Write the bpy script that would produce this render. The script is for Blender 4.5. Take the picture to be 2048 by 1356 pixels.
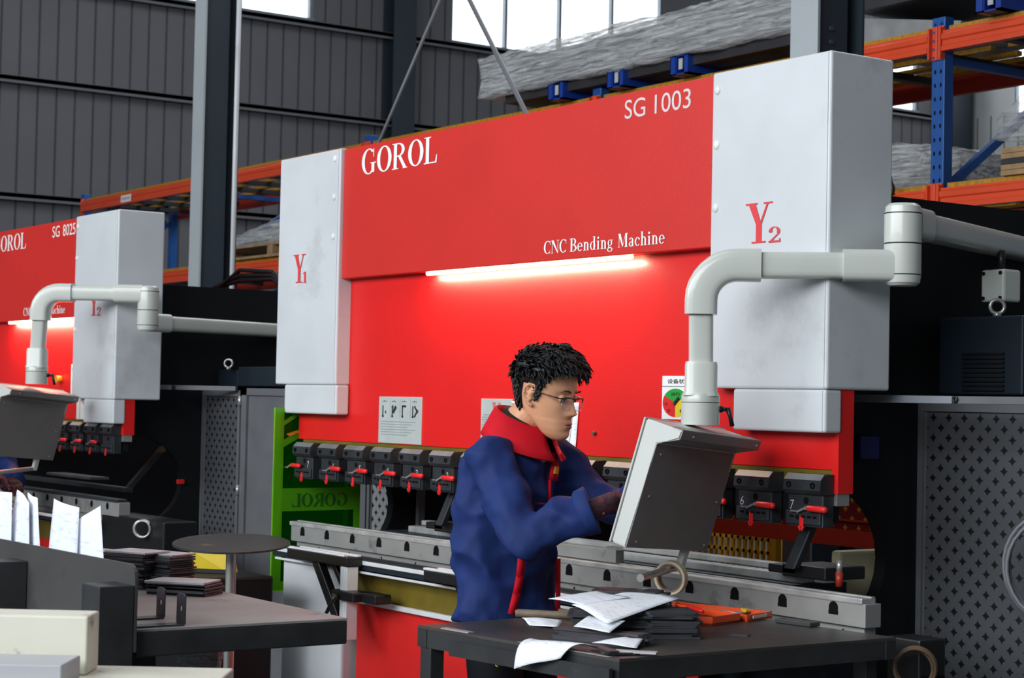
import bpy, bmesh, math, random
from mathutils import Vector, Matrix, noise
PI = math.pi
random.seed(7)
for o in list(bpy.data.objects): bpy.data.objects.remove(o)
S = bpy.context.scene
COL = S.collection

# ------------------------------------------------------------------ camera
cam_data = bpy.data.cameras.new('camera'); cam = bpy.data.objects.new('camera', cam_data); COL.objects.link(cam)
cam_data.sensor_width = 36.0
cam_data.lens = 36.0 * 3733.95 / 2048
cam_data.clip_end = 200
yaw, pitch, roll = 0.962854, 0.0335717, 0.0209698
fwd = Vector((-math.sin(yaw)*math.cos(pitch), math.cos(yaw)*math.cos(pitch), math.sin(pitch)))
rt0 = Vector((math.cos(yaw), math.sin(yaw), 0)); up0 = rt0.cross(fwd)
rt = math.cos(roll)*rt0 + math.sin(roll)*up0; upv = -math.sin(roll)*rt0 + math.cos(roll)*up0
cam.matrix_world = Matrix(((rt.x, upv.x, -fwd.x, 3.767), (rt.y, upv.y, -fwd.y, -3.692), (rt.z, upv.z, -fwd.z, 1.45), (0, 0, 0, 1)))
cam_data.dof.use_dof = True; cam_data.dof.focus_distance = 5.6; cam_data.dof.aperture_fstop = 9.0
S.camera = cam

# ------------------------------------------------------------------ light
S.view_settings.view_transform = 'Standard'; S.view_settings.look = 'None'
S.view_settings.gamma = 1.0; S.view_settings.use_curve_mapping = False
S.view_settings.exposure = 0.0
W = bpy.data.worlds.new('sky'); S.world = W; W.use_nodes = True
bg = W.node_tree.nodes['Background']; bg.inputs['Color'].default_value = (0.80, 0.90, 1.0, 1); bg.inputs["Strength"].default_value = 0.095
def area(name, loc, target, sx, sy, power, color=(1, 1, 1)):
    d = bpy.data.lights.new(name, 'AREA'); d.shape = 'RECTANGLE'; d.size = sx; d.size_y = sy; d.energy = power; d.color = color
    o = bpy.data.objects.new(name, d); COL.objects.link(o); o.location = loc
    o.rotation_euler = (Vector(target) - Vector(loc)).to_track_quat('-Z', 'Y').to_euler()
    return o
area('window_daylight', (-0.5, -11.0, 5.5), (-2.0, 0, 1.2), 18, 4, 2000, (0.93, 0.97, 1.0))
area('skylight', (-3.0, -3.5, 9.0), (-3.0, -1.5, 0.0), 10, 3, 150, (0.95, 0.98, 1.0))
area('rack_fill_light', (-7.0, 7.0, 9.5), (-7.5, 5.0, 3.0), 12, 5, 560, (0.92, 0.96, 1.0))  # added overhead lamp, aimed at the rack to brighten the wrapped bundle

# ------------------------------------------------------------------ materials
def nt(name):
    m = bpy.data.materials.new(name); m.use_nodes = True
    return m, m.node_tree.nodes, m.node_tree.links, m.node_tree.nodes['Principled BSDF']
def mat(name, col, rough=0.5, metal=0.0, var=0.12, scale=6.0, bump=0.0, bscale=60.0, spec=0.5, stain=None, stain_scale=3.0, stain_pos=0.6, coat=0.0, detail=4.0, emit=None, estr=0.0):
    m, N, L, P = nt(name)
    P.inputs['Roughness'].default_value = rough; P.inputs['Metallic'].default_value = metal
    P.inputs['Specular IOR Level'].default_value = spec; P.inputs['Coat Weight'].default_value = coat
    tc = N.new('ShaderNodeTexCoord')
    nz = N.new('ShaderNodeTexNoise'); nz.inputs['Scale'].default_value = scale; nz.inputs['Detail'].default_value = detail
    L.new(tc.outputs['Object'], nz.inputs['Vector'])
    rp = N.new('ShaderNodeValToRGB')
    rp.color_ramp.elements[0].position = 0.3; rp.color_ramp.elements[1].position = 0.7
    rp.color_ramp.elements[0].color = tuple(max(0, c*(1-var)) for c in col) + (1,)
    rp.color_ramp.elements[1].color = tuple(min(1, c*(1+var)) for c in col) + (1,)
    L.new(nz.outputs['Fac'], rp.inputs['Fac'])
    out = rp.outputs['Color']
    if stain:
        n2 = N.new('ShaderNodeTexNoise'); n2.inputs['Scale'].default_value = stain_scale; n2.inputs['Detail'].default_value = 8; n2.inputs['Roughness'].default_value = 0.65
        L.new(tc.outputs['Object'], n2.inputs['Vector'])
        r2 = N.new('ShaderNodeValToRGB'); r2.color_ramp.elements[0].position = stain_pos; r2.color_ramp.elements[1].position = min(1, stain_pos+0.12)
        r2.color_ramp.elements[0].color = (0, 0, 0, 1); r2.color_ramp.elements[1].color = (1, 1, 1, 1)
        L.new(n2.outputs['Fac'], r2.inputs['Fac'])
        mx = N.new('ShaderNodeMix'); mx.data_type = 'RGBA'
        L.new(r2.outputs['Color'], mx.inputs['Factor']); L.new(out, mx.inputs['A']); mx.inputs['B'].default_value = tuple(stain) + (1,)
        out = mx.outputs['Result']
    L.new(out, P.inputs['Base Color'])
    if bump:
        n3 = N.new('ShaderNodeTexNoise'); n3.inputs['Scale'].default_value = bscale; n3.inputs['Detail'].default_value = 3
        L.new(tc.outputs['Object'], n3.inputs['Vector'])
        b = N.new('ShaderNodeBump'); b.inputs['Strength'].default_value = bump; b.inputs['Distance'].default_value = 0.01
        L.new(n3.outputs['Fac'], b.inputs['Height']); L.new(b.outputs['Normal'], P.inputs['Normal'])
    if emit:
        P.inputs['Emission Color'].default_value = tuple(emit) + (1,); P.inputs['Emission Strength'].default_value = estr
    return m
def math_node(N, L, op, a, b=None):
    n = N.new('ShaderNodeMath'); n.operation = op
    for i, v in enumerate((a, b)):
        if v is None: continue
        if isinstance(v, (int, float)): n.inputs[i].default_value = v
        else: L.new(v, n.inputs[i])
    return n.outputs[0]
def perforated(name, col, hole, pitch, size, rough=0.5):
    m, N, L, P = nt(name); P.inputs['Roughness'].default_value = rough
    tc = N.new('ShaderNodeTexCoord'); sp = N.new('ShaderNodeSeparateXYZ'); L.new(tc.outputs['Object'], sp.inputs[0])
    u = math_node(N, L, 'ADD', sp.outputs['X'], sp.outputs['Y']); v = sp.outputs['Z']
    res = None
    for off in (0.0, 0.5):
        ds = []
        for q in (u, v):
            t = math_node(N, L, 'MULTIPLY', q, 1.0/pitch); t = math_node(N, L, 'ADD', t, 100.0 + off)
            t = math_node(N, L, 'FRACT', t); t = math_node(N, L, 'SUBTRACT', t, 0.5); t = math_node(N, L, 'ABSOLUTE', t)
            ds.append(math_node(N, L, 'POWER', t, 0.62))
        s = math_node(N, L, 'ADD', ds[0], ds[1]); s = math_node(N, L, 'LESS_THAN', s, size**0.62)
        res = s if res is None else math_node(N, L, 'MAXIMUM', res, s)
    nz = N.new('ShaderNodeTexNoise'); nz.inputs['Scale'].default_value = 4; L.new(tc.outputs['Object'], nz.inputs['Vector'])
    rp = N.new('ShaderNodeValToRGB'); rp.color_ramp.elements[0].color = tuple(c*0.85 for c in col)+(1,); rp.color_ramp.elements[1].color = tuple(c*1.15 for c in col)+(1,)
    L.new(nz.outputs['Fac'], rp.inputs['Fac'])
    mx = N.new('ShaderNodeMix'); mx.data_type = 'RGBA'; L.new(res, mx.inputs['Factor']); L.new(rp.outputs['Color'], mx.inputs['A']); mx.inputs['B'].default_value = tuple(hole)+(1,)
    L.new(mx.outputs['Result'], P.inputs['Base Color'])
    return m
def lined_paper(name, base, ink, density):
    m, N, L, P = nt(name); P.inputs['Roughness'].default_value = 0.7
    tc = N.new('ShaderNodeTexCoord')
    mp = N.new('ShaderNodeMapping'); mp.inputs['Scale'].default_value = (density, density*5, density*5); L.new(tc.outputs['Object'], mp.inputs['Vector'])
    nz = N.new('ShaderNodeTexNoise'); nz.inputs['Scale'].default_value = 1.0; nz.inputs['Detail'].default_value = 6; L.new(mp.outputs['Vector'], nz.inputs['Vector'])
    rp = N.new('ShaderNodeValToRGB'); rp.color_ramp.elements[0].position = 0.56; rp.color_ramp.elements[1].position = 0.66
    rp.color_ramp.elements[0].color = tuple(base)+(1,); rp.color_ramp.elements[1].color = tuple(ink)+(1,)
    L.new(nz.outputs['Fac'], rp.inputs['Fac']); L.new(rp.outputs['Color'], P.inputs['Base Color'])
    return m
def film(name, tint, alpha, rough=0.12, bump=0.6, scale=14.0):
    # crinkled clear stretch film: partly see-through, glossy
    m, N, L, P = nt(name); out = N['Material Output']
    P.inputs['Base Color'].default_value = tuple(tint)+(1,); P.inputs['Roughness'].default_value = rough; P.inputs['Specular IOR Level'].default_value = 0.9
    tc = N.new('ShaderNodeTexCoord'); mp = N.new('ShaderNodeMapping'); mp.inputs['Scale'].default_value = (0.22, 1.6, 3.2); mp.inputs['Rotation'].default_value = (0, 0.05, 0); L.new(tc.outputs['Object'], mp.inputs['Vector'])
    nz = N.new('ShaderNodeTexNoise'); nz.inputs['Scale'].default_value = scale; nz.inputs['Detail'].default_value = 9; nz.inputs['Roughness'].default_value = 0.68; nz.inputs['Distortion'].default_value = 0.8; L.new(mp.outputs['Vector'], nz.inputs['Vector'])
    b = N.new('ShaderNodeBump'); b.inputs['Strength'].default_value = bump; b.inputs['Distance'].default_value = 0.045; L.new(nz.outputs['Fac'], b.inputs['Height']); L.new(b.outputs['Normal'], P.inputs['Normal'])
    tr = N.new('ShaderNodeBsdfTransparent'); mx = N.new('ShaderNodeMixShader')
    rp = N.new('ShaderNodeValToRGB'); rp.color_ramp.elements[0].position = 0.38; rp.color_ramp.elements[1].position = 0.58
    rp.color_ramp.elements[0].color = (alpha*0.35,)*3+(1,); rp.color_ramp.elements[1].color = (min(1, alpha*1.6),)*3+(1,)  # white opacity streaks stand for crinkle highlights as well as milky folds
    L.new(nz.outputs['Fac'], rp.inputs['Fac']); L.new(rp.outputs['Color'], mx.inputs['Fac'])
    L.new(tr.outputs[0], mx.inputs[1]); L.new(P.outputs[0], mx.inputs[2]); L.new(mx.outputs[0], out.inputs['Surface'])
    return m
def clear_tint(name, tint, mixf, body, rough=0.08):
    m, N, L, P = nt(name); out = N['Material Output']
    P.inputs['Base Color'].default_value = tuple(body)+(1,); P.inputs['Roughness'].default_value = rough
    tr = N.new('ShaderNodeBsdfTransparent'); tr.inputs['Color'].default_value = tuple(tint)+(1,)
    mx = N.new('ShaderNodeMixShader'); mx.inputs['Fac'].default_value = mixf
    L.new(tr.outputs[0], mx.inputs[1]); L.new(P.outputs[0], mx.inputs[2]); L.new(mx.outputs[0], out.inputs['Surface'])
    return m
def glow(name, col, strength):
    m, N, L, P = nt(name); P.inputs['Base Color'].default_value = (0.8, 0.8, 0.8, 1)
    P.inputs['Emission Color'].default_value = tuple(col)+(1,); P.inputs['Emission Strength'].default_value = strength
    return m

M = dict(
 cover=mat('brushed_cover_paint', (0.60, 0.63, 0.66), 0.36, 0.0, 0.06, 3.0, 0.03, 200, stain=(0.50, 0.52, 0.54), stain_scale=2.2, stain_pos=0.58),
 red=mat('red_powder_coat', (0.60, 0.022, 0.016), 0.42, 0, 0.05, 3, 0.12, 260, stain=(0.52, 0.03, 0.025), stain_scale=5, stain_pos=0.66),
 ram=mat('red_ram_paint', (0.72, 0.010, 0.010), 0.38, 0, 0.05, 2, 0.04, 160, stain=(0.42, 0.015, 0.02), stain_scale=4.0, stain_pos=0.68),
 apron=mat('red_apron_paint', (0.68, 0.012, 0.010), 0.5, 0, 0.08, 5),
 frame=mat('black_frame_paint', (0.006, 0.007, 0.009), 0.55, 0, 0.2, 6, spec=0.25),
 navy=mat('navy_cabinet_paint', (0.010, 0.017, 0.026), 0.5, 0, 0.12, 6, spec=0.3),
 white=mat('white_lettering', (0.86, 0.86, 0.86), 0.5, 0, 0.02),
 grey_letter=mat('pale_grey_lettering', (0.66, 0.60, 0.60), 0.5, 0, 0.02),
 redletter=mat('red_lettering', (0.70, 0.045, 0.055), 0.5, 0, 0.03),
 screw=mat('pale_screw_cap', (0.72, 0.74, 0.74), 0.35),
 olive=mat('olive_zinc_plate', (0.17, 0.125, 0.012), 0.45, 0.2, 0.2, 9),
 clamp=mat('dark_clamp_steel', (0.030, 0.034, 0.040), 0.45, 0.3, 0.25, 14, stain=(0.06, 0.06, 0.065), stain_scale=20, stain_pos=0.62),
 clamptop=mat('ground_clamp_steel', (0.20, 0.21, 0.215), 0.45, 0.3, 0.2, 14),
 redgrip=mat('red_plastic_grip', (0.72, 0.018, 0.020), 0.35),
 chalk=mat('chalk_mark', (0.60, 0.60, 0.58), 0.8),
 black=mat('black_plastic', (0.008, 0.008, 0.009), 0.4),
 hole=mat('dark_hole', (0.004, 0.004, 0.005), 0.8, spec=0.1),
 die=mat('machined_die_steel', (0.36, 0.36, 0.35), 0.42, 0.45, 0.10, 8, stain=(0.16, 0.14, 0.13), stain_scale=7, stain_pos=0.58),
 dietop=mat('worn_bright_steel', (0.52, 0.52, 0.51), 0.35, 0.5, 0.25, 12),
 alu=mat('aluminium_profile', (0.74, 0.77, 0.79), 0.35, 0.15, 0.08, 10),
 steel=mat('steel_rod', (0.48, 0.48, 0.46), 0.3, 0.7, 0.15, 10),
 guard=perforated('perforated_guard_sheet', (0.068, 0.072, 0.080), (0.003, 0.003, 0.004), 0.0608, 0.28),
 guardlight=perforated('pale_perforated_sheet', (0.24, 0.245, 0.25), (0.006, 0.006, 0.008), 0.0608, 0.30),
 guardframe=mat('grey_guard_frame', (0.11, 0.115, 0.125), 0.5, 0, 0.12, 6),
 guardbright=mat('light_grey_guard_rail', (0.24, 0.26, 0.29), 0.4, 0, 0.10, 6),
 redperf=perforated('dark_red_perforated_sheet', (0.16, 0.008, 0.006), (0.45, 0.24, 0.02), 0.075, 0.22),
 cream=mat('cream_paint', (0.52, 0.47, 0.30), 0.6, 0, 0.1, 6),
 pendant=mat('pale_grey_arm_paint', (0.56, 0.59, 0.55), 0.28, 0, 0.04, 5, coat=0.2),
 seam=mat('dark_seam', (0.03, 0.03, 0.03), 0.6),
 pbezel=mat('pale_panel_casing', (0.55, 0.57, 0.55), 0.35, 0, 0.04, 5),
 pback=mat('charcoal_panel_back', (0.20, 0.188, 0.182), 0.45, 0, 0.06, 8),
 screen=mat('dark_screen', (0.02, 0.025, 0.03), 0.15),
 benchtop=mat('worn_bench_plate', (0.060, 0.056, 0.052), 0.42, 0.25, 0.25, 5, 0.05, 40, stain=(0.15, 0.12, 0.09), stain_scale=3.5, stain_pos=0.60),
 benchtopl=mat('dusty_bench_plate', (0.31, 0.30, 0.292), 0.5, 0.1, 0.12, 5, stain=(0.13, 0.12, 0.11), stain_scale=4, stain_pos=0.58),
 benchframe=mat('charcoal_bench_frame', (0.030, 0.032, 0.035), 0.45, 0.1, 0.25, 9, stain=(0.06, 0.06, 0.058), stain_scale=12, stain_pos=0.66),
 plate=mat('dark_sheet_steel', (0.065, 0.064, 0.064), 0.45, 0.15, 0.12, 5, stain=(0.04, 0.04, 0.04), stain_scale=5, stain_pos=0.6),
 parts=mat('bare_part_steel', (0.060, 0.062, 0.072), 0.4, 0.35, 0.2, 12),
 partspale=mat('pale_part_steel', (0.48, 0.50, 0.51), 0.45, 0.05, 0.12, 12),
 paper=lined_paper('drawing_paper', (0.86, 0.90, 0.96), (0.60, 0.64, 0.74), 30),
 paper2=lined_paper('printed_paper', (0.80, 0.85, 0.93), (0.62, 0.68, 0.80), 14),
 offwhite=mat('chipped_offwhite_paint', (0.74, 0.73, 0.62), 0.55, 0, 0.05, 4, stain=(0.14, 0.12, 0.09), stain_scale=16, stain_pos=0.63),
 palesheet=mat('pale_grey_sheet', (0.46, 0.47, 0.51), 0.45, 0, 0.03, 3),
 orange=mat('orange_plastic_tray', (0.80, 0.075, 0.012), 0.4, 0, 0.06, 8),
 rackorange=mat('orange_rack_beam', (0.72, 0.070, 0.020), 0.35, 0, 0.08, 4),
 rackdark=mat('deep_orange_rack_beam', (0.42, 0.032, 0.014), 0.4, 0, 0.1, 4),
 rackblue=mat('blue_rack_upright', (0.010, 0.085, 0.33), 0.4, 0, 0.1, 6),
 rackyellow=mat('yellow_deck_strip', (0.42, 0.21, 0.010), 0.5, 0, 0.3, 40),
 darkbar=mat('dark_deck_bar', (0.02, 0.022, 0.028), 0.5),
 stillage=mat('blue_stillage_steel', (0.008, 0.045, 0.30), 0.35, 0, 0.1, 6),
 wood=mat('pale_pallet_wood', (0.34, 0.22, 0.11), 0.7, 0, 0.25, 12),
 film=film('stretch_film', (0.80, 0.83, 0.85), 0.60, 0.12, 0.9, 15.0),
 filmclear=film('clear_stretch_film', (0.80, 0.82, 0.84), 0.36, 0.08, 0.9, 5.0),
 goods=mat('dark_packed_sheets', (0.03, 0.03, 0.034), 0.5, 0.2, 0.2),
 goodsgrey=mat('grey_packed_sheets', (0.27, 0.28, 0.29), 0.5, 0.1, 0.2),
 column=mat('grey_steel_column', (0.38, 0.42, 0.45), 0.5, 0, 0.06, 2, stain=(0.30, 0.30, 0.28), stain_scale=8, stain_pos=0.7),
 columndark=mat('darkened_column_steel', (0.022, 0.036, 0.050), 0.55, 0, 0.08, 2),  # shade of the H-columns' right side and recess put into the colour
 wall=mat('grey_wall_sheeting', (0.135, 0.135, 0.150), 0.55, 0, 0.06, 1.5),
 wallrib=mat('dark_panel_joint', (0.045, 0.048, 0.056), 0.6),
 girt=mat('grey_girt_steel', (0.15, 0.155, 0.17), 0.5, 0, 0.08, 3),
 walllight=mat('pale_wall_sheeting', (0.74, 0.77, 0.78), 0.55, 0, 0.06, 1.5),
 mullion=mat('window_mullion_metal', (0.20, 0.24, 0.28), 0.5),
 sky=glow('bright_overcast_window', (0.93, 0.97, 1.0), 2.6),
 floor=mat('dull_concrete_floor', (0.075, 0.08, 0.08), 0.5, 0, 0.2, 1.5),
 yellow=mat('yellow_plastic', (0.62, 0.48, 0.010), 0.5, 0, 0.12, 6, stain=(0.30, 0.22, 0.02), stain_scale=9, stain_pos=0.64),
 yellowmesh=mat('yellow_crate_plastic', (0.70, 0.34, 0.010), 0.5),
 led=glow('led_tube', (1.0, 0.66, 0.40), 14.0),
 green=clear_tint('green_acrylic', (0.012, 0.33, 0.012), 0.22, (0.004, 0.16, 0.006)),
 greenedge=clear_tint('lime_acrylic_border', (0.10, 0.55, 0.02), 0.72, (0.13, 0.52, 0.010), 0.3),
 greentext=mat('dark_green_print', (0.010, 0.13, 0.012), 0.6),
 lime=mat('lime_acrylic_rim', (0.20, 0.72, 0.02), 0.3),
 orangemark=mat('orange_sticker', (0.75, 0.30, 0.02), 0.5),
 skin=mat('skin', (0.66, 0.33, 0.19), 0.42, 0, 0.06, 20, spec=0.35),
 lip=mat('lips', (0.36, 0.115, 0.085), 0.4),
 hair=mat('black_hair', (0.006, 0.006, 0.007), 0.42, 0, 0.3, 30, spec=0.35),
 brow=mat('brow_hair', (0.030, 0.018, 0.013), 0.6),
 eye=mat('eye_white', (0.45, 0.42, 0.40), 0.3),
 iris=mat('dark_iris', (0.006, 0.005, 0.004), 0.2),
 specs=mat('dark_spectacle_frame', (0.03, 0.022, 0.020), 0.3, 0.3),
 specmetal=mat('silver_spectacle_rim', (0.55, 0.52, 0.50), 0.25, 0.8),
 lens=clear_tint('spectacle_lens', (0.94, 0.94, 0.96), 0.06, (0.7, 0.7, 0.75), 0.02),
 jacket=mat('navy_work_cloth', (0.011, 0.029, 0.135), 0.72, 0, 0.18, 7, 0.25, 14, spec=0.25),
 collar=mat('red_work_cloth', (0.58, 0.006, 0.018), 0.7, 0, 0.08, 20, 0.05, 60, spec=0.2),
 trousers=mat('black_trouser_cloth', (0.006, 0.006, 0.010), 0.75, 0, 0.15, 9, spec=0.2),
 undershirt=mat('black_knit', (0.005, 0.005, 0.006), 0.8),
 glove=mat('marled_maroon_knit', (0.050, 0.018, 0.024), 0.85, 0, 0.3, 60, 0.4, 140, stain=(0.20, 0.018, 0.030), stain_scale=45, stain_pos=0.52),
 gold=mat('yellow_print', (0.62, 0.40, 0.02), 0.5),
 tape=mat('cream_masking_tape', (0.60, 0.56, 0.40), 0.6),
 tapecore=mat('brown_card_core', (0.24, 0.14, 0.09), 0.7),
 tapeblue=mat('blue_print', (0.05, 0.30, 0.60), 0.6),
 bluebox=mat('deep_blue_plastic', (0.010, 0.012, 0.11), 0.4),
 signpale=mat('pale_sign_metal', (0.48, 0.53, 0.52), 0.4, 0.1, 0.08, 12, stain=(0.44, 0.38, 0.26), stain_scale=9, stain_pos=0.62),
 signwhite=mat('white_sign_board', (0.82, 0.85, 0.86), 0.4, 0, 0.02),
 ink=mat('black_ink', (0.02, 0.02, 0.022), 0.6),
 greyink=mat('grey_ink', (0.26, 0.29, 0.30), 0.6),
 piegreen=mat('green_print', (0.004, 0.33, 0.035), 0.5),
 pieyellow=mat('bright_yellow_print', (0.75, 0.62, 0.01), 0.5),
 piered=mat('bright_red_print', (0.72, 0.01, 0.008), 0.5),
 bag=film('plastic_bag_film', (0.60, 0.70, 0.78), 0.55, 0.1, 0.9, 20),
 rust=mat('rusty_steel', (0.12, 0.075, 0.045), 0.6, 0.2, 0.3, 12),
 toolwood=mat('worn_tool_handle', (0.17, 0.13, 0.09), 0.6, 0, 0.2, 20),
)

# ------------------------------------------------------------------ builders
ORG = {}
def empty(name, loc=(0, 0, 0), label=None, cat=None, group=None):
    o = bpy.data.objects.new(name, None); COL.objects.link(o); o.location = loc; o.empty_display_size = 0.1
    ORG[o.name] = Vector(loc)
    if label: o['label'] = label
    if cat: o['category'] = cat
    if group: o['group'] = group
    return o
def tag(o, label, cat, group=None):
    o['label'] = label; o['category'] = cat
    if group: o['group'] = group
    return o
class MB:
    """collects shapes into ONE mesh; coordinates are world metres, shifted to the thing's base on build"""
    def __init__(s): s.bm = bmesh.new(); s.mi = 0
    def _paint(s, faces):
        for f in faces: f.material_index = s.mi
    def box(s, a, b, bev=0.0, seg=2):
        x0, y0, z0 = a; x1, y1, z1 = b
        t = bmesh.new(); bmesh.ops.create_cube(t, size=1)
        for v in t.verts: v.co = Vector((x0+(v.co.x+.5)*(x1-x0), y0+(v.co.y+.5)*(y1-y0), z0+(v.co.z+.5)*(z1-z0)))
        if bev: bmesh.ops.bevel(t, geom=t.edges[:], offset=bev, segments=seg, affect='EDGES', profile=0.5)
        return s.add(t)
    def obox(s, c, ax, ay, az, bev=0.0, seg=2):
        """oriented box: centre and three half-axis vectors"""
        c = Vector(c); ax = Vector(ax); ay = Vector(ay); az = Vector(az)
        t = bmesh.new(); bmesh.ops.create_cube(t, size=2)
        if bev:
            l = (ax.length, ay.length, az.length)
            for v in t.verts: v.co = Vector((v.co.x*l[0], v.co.y*l[1], v.co.z*l[2]))
            bmesh.ops.bevel(t, geom=t.edges[:], offset=bev, segments=seg, affect='EDGES', profile=0.5)
            for v in t.verts: v.co = c + ax.normalized()*v.co.x + ay.normalized()*v.co.y + az.normalized()*v.co.z
        else:
            for v in t.verts: v.co = c + ax*v.co.x + ay*v.co.y + az*v.co.z
        if ax.cross(ay).dot(az) < 0: bmesh.ops.reverse_faces(t, faces=t.faces[:])
        return s.add(t)
    def add(s, t):
        mp = {}
        for v in t.verts: mp[v] = s.bm.verts.new(v.co)
        fs = []
        for f in t.faces:
            try: g = s.bm.faces.new([mp[v] for v in f.verts]); g.material_index = s.mi; fs.append(g)
            except ValueError: pass
        t.free(); return s
    def loft(s, rings, closed=True, caps=True):
        vr = [[s.bm.verts.new(p) for p in r] for r in rings]; n = len(vr[0])
        for a, b in zip(vr[:-1], vr[1:]):
            for i in range(n if closed else n-1):
                j = (i+1) % n
                f = s.bm.faces.new((a[i], a[j], b[j], b[i])); f.material_index = s.mi; f.smooth = True
        if caps and closed:
            for r, rev in ((vr[0], True), (vr[-1], False)):
                f = s.bm.faces.new(r[::-1] if rev else r); f.material_index = s.mi
        return s
    def tube(s, pts, rad, n=12, caps=True, flat=None, upref=None):
        """tube along points; rad a number, list, or list of (ru, rv)"""
        pts = [Vector(p) for p in pts]; m = len(pts); rings = []
        u = None
        for i, p in enumerate(pts):
            d = (pts[min(i+1, m-1)] - pts[max(i-1, 0)]).normalized()
            if u is None:
                ref = Vector(upref) if upref else (Vector((0, 0, 1)) if abs(d.z) < 0.9 else Vector((1, 0, 0)))
                u = (ref - d*ref.dot(d)).normalized()
            else: u = (u - d*u.dot(d)).normalized()
            v = d.cross(u)
            r = rad[i] if isinstance(rad, (list, tuple)) else rad
            ru, rv = r if isinstance(r, (list, tuple)) else (r, r)
            rings.append([p + u*math.cos(2*PI*k/n)*ru + v*math.sin(2*PI*k/n)*rv for k in range(n)])
        return s.loft(rings, True, caps)
    def cyl(s, a, b, r, n=16, r2=None): return s.tube([a, b], [r, r if r2 is None else r2], n)
    def ring(s, c, axis, R, r, n=24, k=8):
        c = Vector(c); a = Vector(axis).normalized(); u = a.orthogonal().normalized(); v = a.cross(u)
        rings = []
        for i in range(n+1):
            t = 2*PI*i/n; d = u*math.cos(t)+v*math.sin(t)
            rings.append([c + d*(R + r*math.cos(2*PI*j/k)) + a*r*math.sin(2*PI*j/k) for j in range(k)])
        return s.loft(rings, True, False)
    def prism(s, pts, vec):
        """polygon (3-D points, planar) pushed along vec"""
        vec = Vector(vec); a = [s.bm.verts.new(p) for p in pts]; b = [s.bm.verts.new(Vector(p)+vec) for p in pts]; n = len(a); fs = []
        fs.append(s.bm.faces.new(a[::-1])); fs.append(s.bm.faces.new(b))
        for i in range(n): fs.append(s.bm.faces.new((a[i], a[(i+1) % n], b[(i+1) % n], b[i])))
        s._paint(fs); return s
    def sphere(s, c, r, n=16, m=10):
        c = Vector(c); rx, ry, rz = r if isinstance(r, (list, tuple)) else (r, r, r)
        t = bmesh.new(); bmesh.ops.create_uvsphere(t, u_segments=n, v_segments=m, radius=1)
        for v in t.verts: v.co = Vector((c.x+v.co.x*rx, c.y+v.co.y*ry, c.z+v.co.z*rz))
        for f in t.faces: f.smooth = True
        return s.add(t)
    def build(s, name, mats, parent=None, smooth=False, local=False, angle=None):
        if parent is not None and not local:
            p = parent; off = Vector((0, 0, 0))
            while p is not None: off += ORG.get(p.name, Vector((0, 0, 0))); p = p.parent
            bmesh.ops.translate(s.bm, verts=s.bm.verts[:], vec=-off)
        bmesh.ops.recalc_face_normals(s.bm, faces=s.bm.faces[:])
        me = bpy.data.meshes.new(name); s.bm.to_mesh(me); s.bm.free()
        for m in (mats if isinstance(mats, (list, tuple)) else [mats]): me.materials.append(m)
        if smooth:
            for p in me.polygons: p.use_smooth = True
        o = bpy.data.objects.new(name, me); COL.objects.link(o)
        if parent is not None: o.parent = parent
        if smooth and angle:
            try: me.set_sharp_from_angle(angle=math.radians(angle))
            except Exception: pass
        return o
def structure(o): o['kind'] = 'structure'; return o
def copy_tree(o, parent=None):
    c = o.copy(); COL.objects.link(c)
    ORG[c.name] = ORG.get(o.name, Vector((0, 0, 0))).copy()
    if parent is not None: c.parent = parent
    for ch in list(o.children): copy_tree(ch, c)
    return c

# lettering -------------------------------------------------------
def font_mesh(mb, body, origin, right, up, height, width=None, depth=0.0008, shear=0.0, thick=0.0):
    cu = bpy.data.curves.new('lettering', 'FONT'); cu.body = body; cu.size = 1.0; cu.offset = thick
    ob = bpy.data.objects.new('lettering', cu); COL.objects.link(ob)
    bpy.context.view_layer.update()
    me = bpy.data.meshes.new_from_object(ob.evaluated_get(bpy.context.evaluated_depsgraph_get()))
    bpy.data.objects.remove(ob); bpy.data.curves.remove(cu)
    if not me.vertices: return
    x0 = min(v.co.x for v in me.vertices); x1 = max(v.co.x for v in me.vertices)
    y0 = min(v.co.y for v in me.vertices); y1 = max(v.co.y for v in me.vertices)
    sy = height/(y1-y0); sx = (width/(x1-x0)) if width else sy
    o = Vector(origin); r = Vector(right); u = Vector(up)
    vs = [mb.bm.verts.new(o + r*((v.co.x-x0)*sx) + u*((v.co.y-y0)*sy)) for v in me.vertices]
    for p in me.polygons:
        try: f = mb.bm.faces.new([vs[i] for i in p.vertices]); f.material_index = mb.mi
        except ValueError: pass
    bpy.data.meshes.remove(me)
def earc(cx, cy, rx, ry, tx, ty, a0, a1, n=22):
    """part of an oval stroke, thick at the sides and thin at top and foot, as quads"""
    qs = []
    for i in range(n):
        a = math.radians(a0+(a1-a0)*i/n); b = math.radians(a0+(a1-a0)*(i+1)/n)
        qs.append([(cx+rx*math.cos(a), cy+ry*math.sin(a)), (cx+rx*math.cos(b), cy+ry*math.sin(b)),
                   (cx+(rx-tx)*math.cos(b), cy+(ry-ty)*math.sin(b)), (cx+(rx-tx)*math.cos(a), cy+(ry-ty)*math.sin(a))])
    return qs
def rect(x0, y0, x1, y1): return [[(x0, y0), (x1, y0), (x1, y1), (x0, y1)]]
def serif(x, y, w=0.15, h=0.035): return rect(x-w, y-h/2, x+w, y+h/2)
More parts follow.
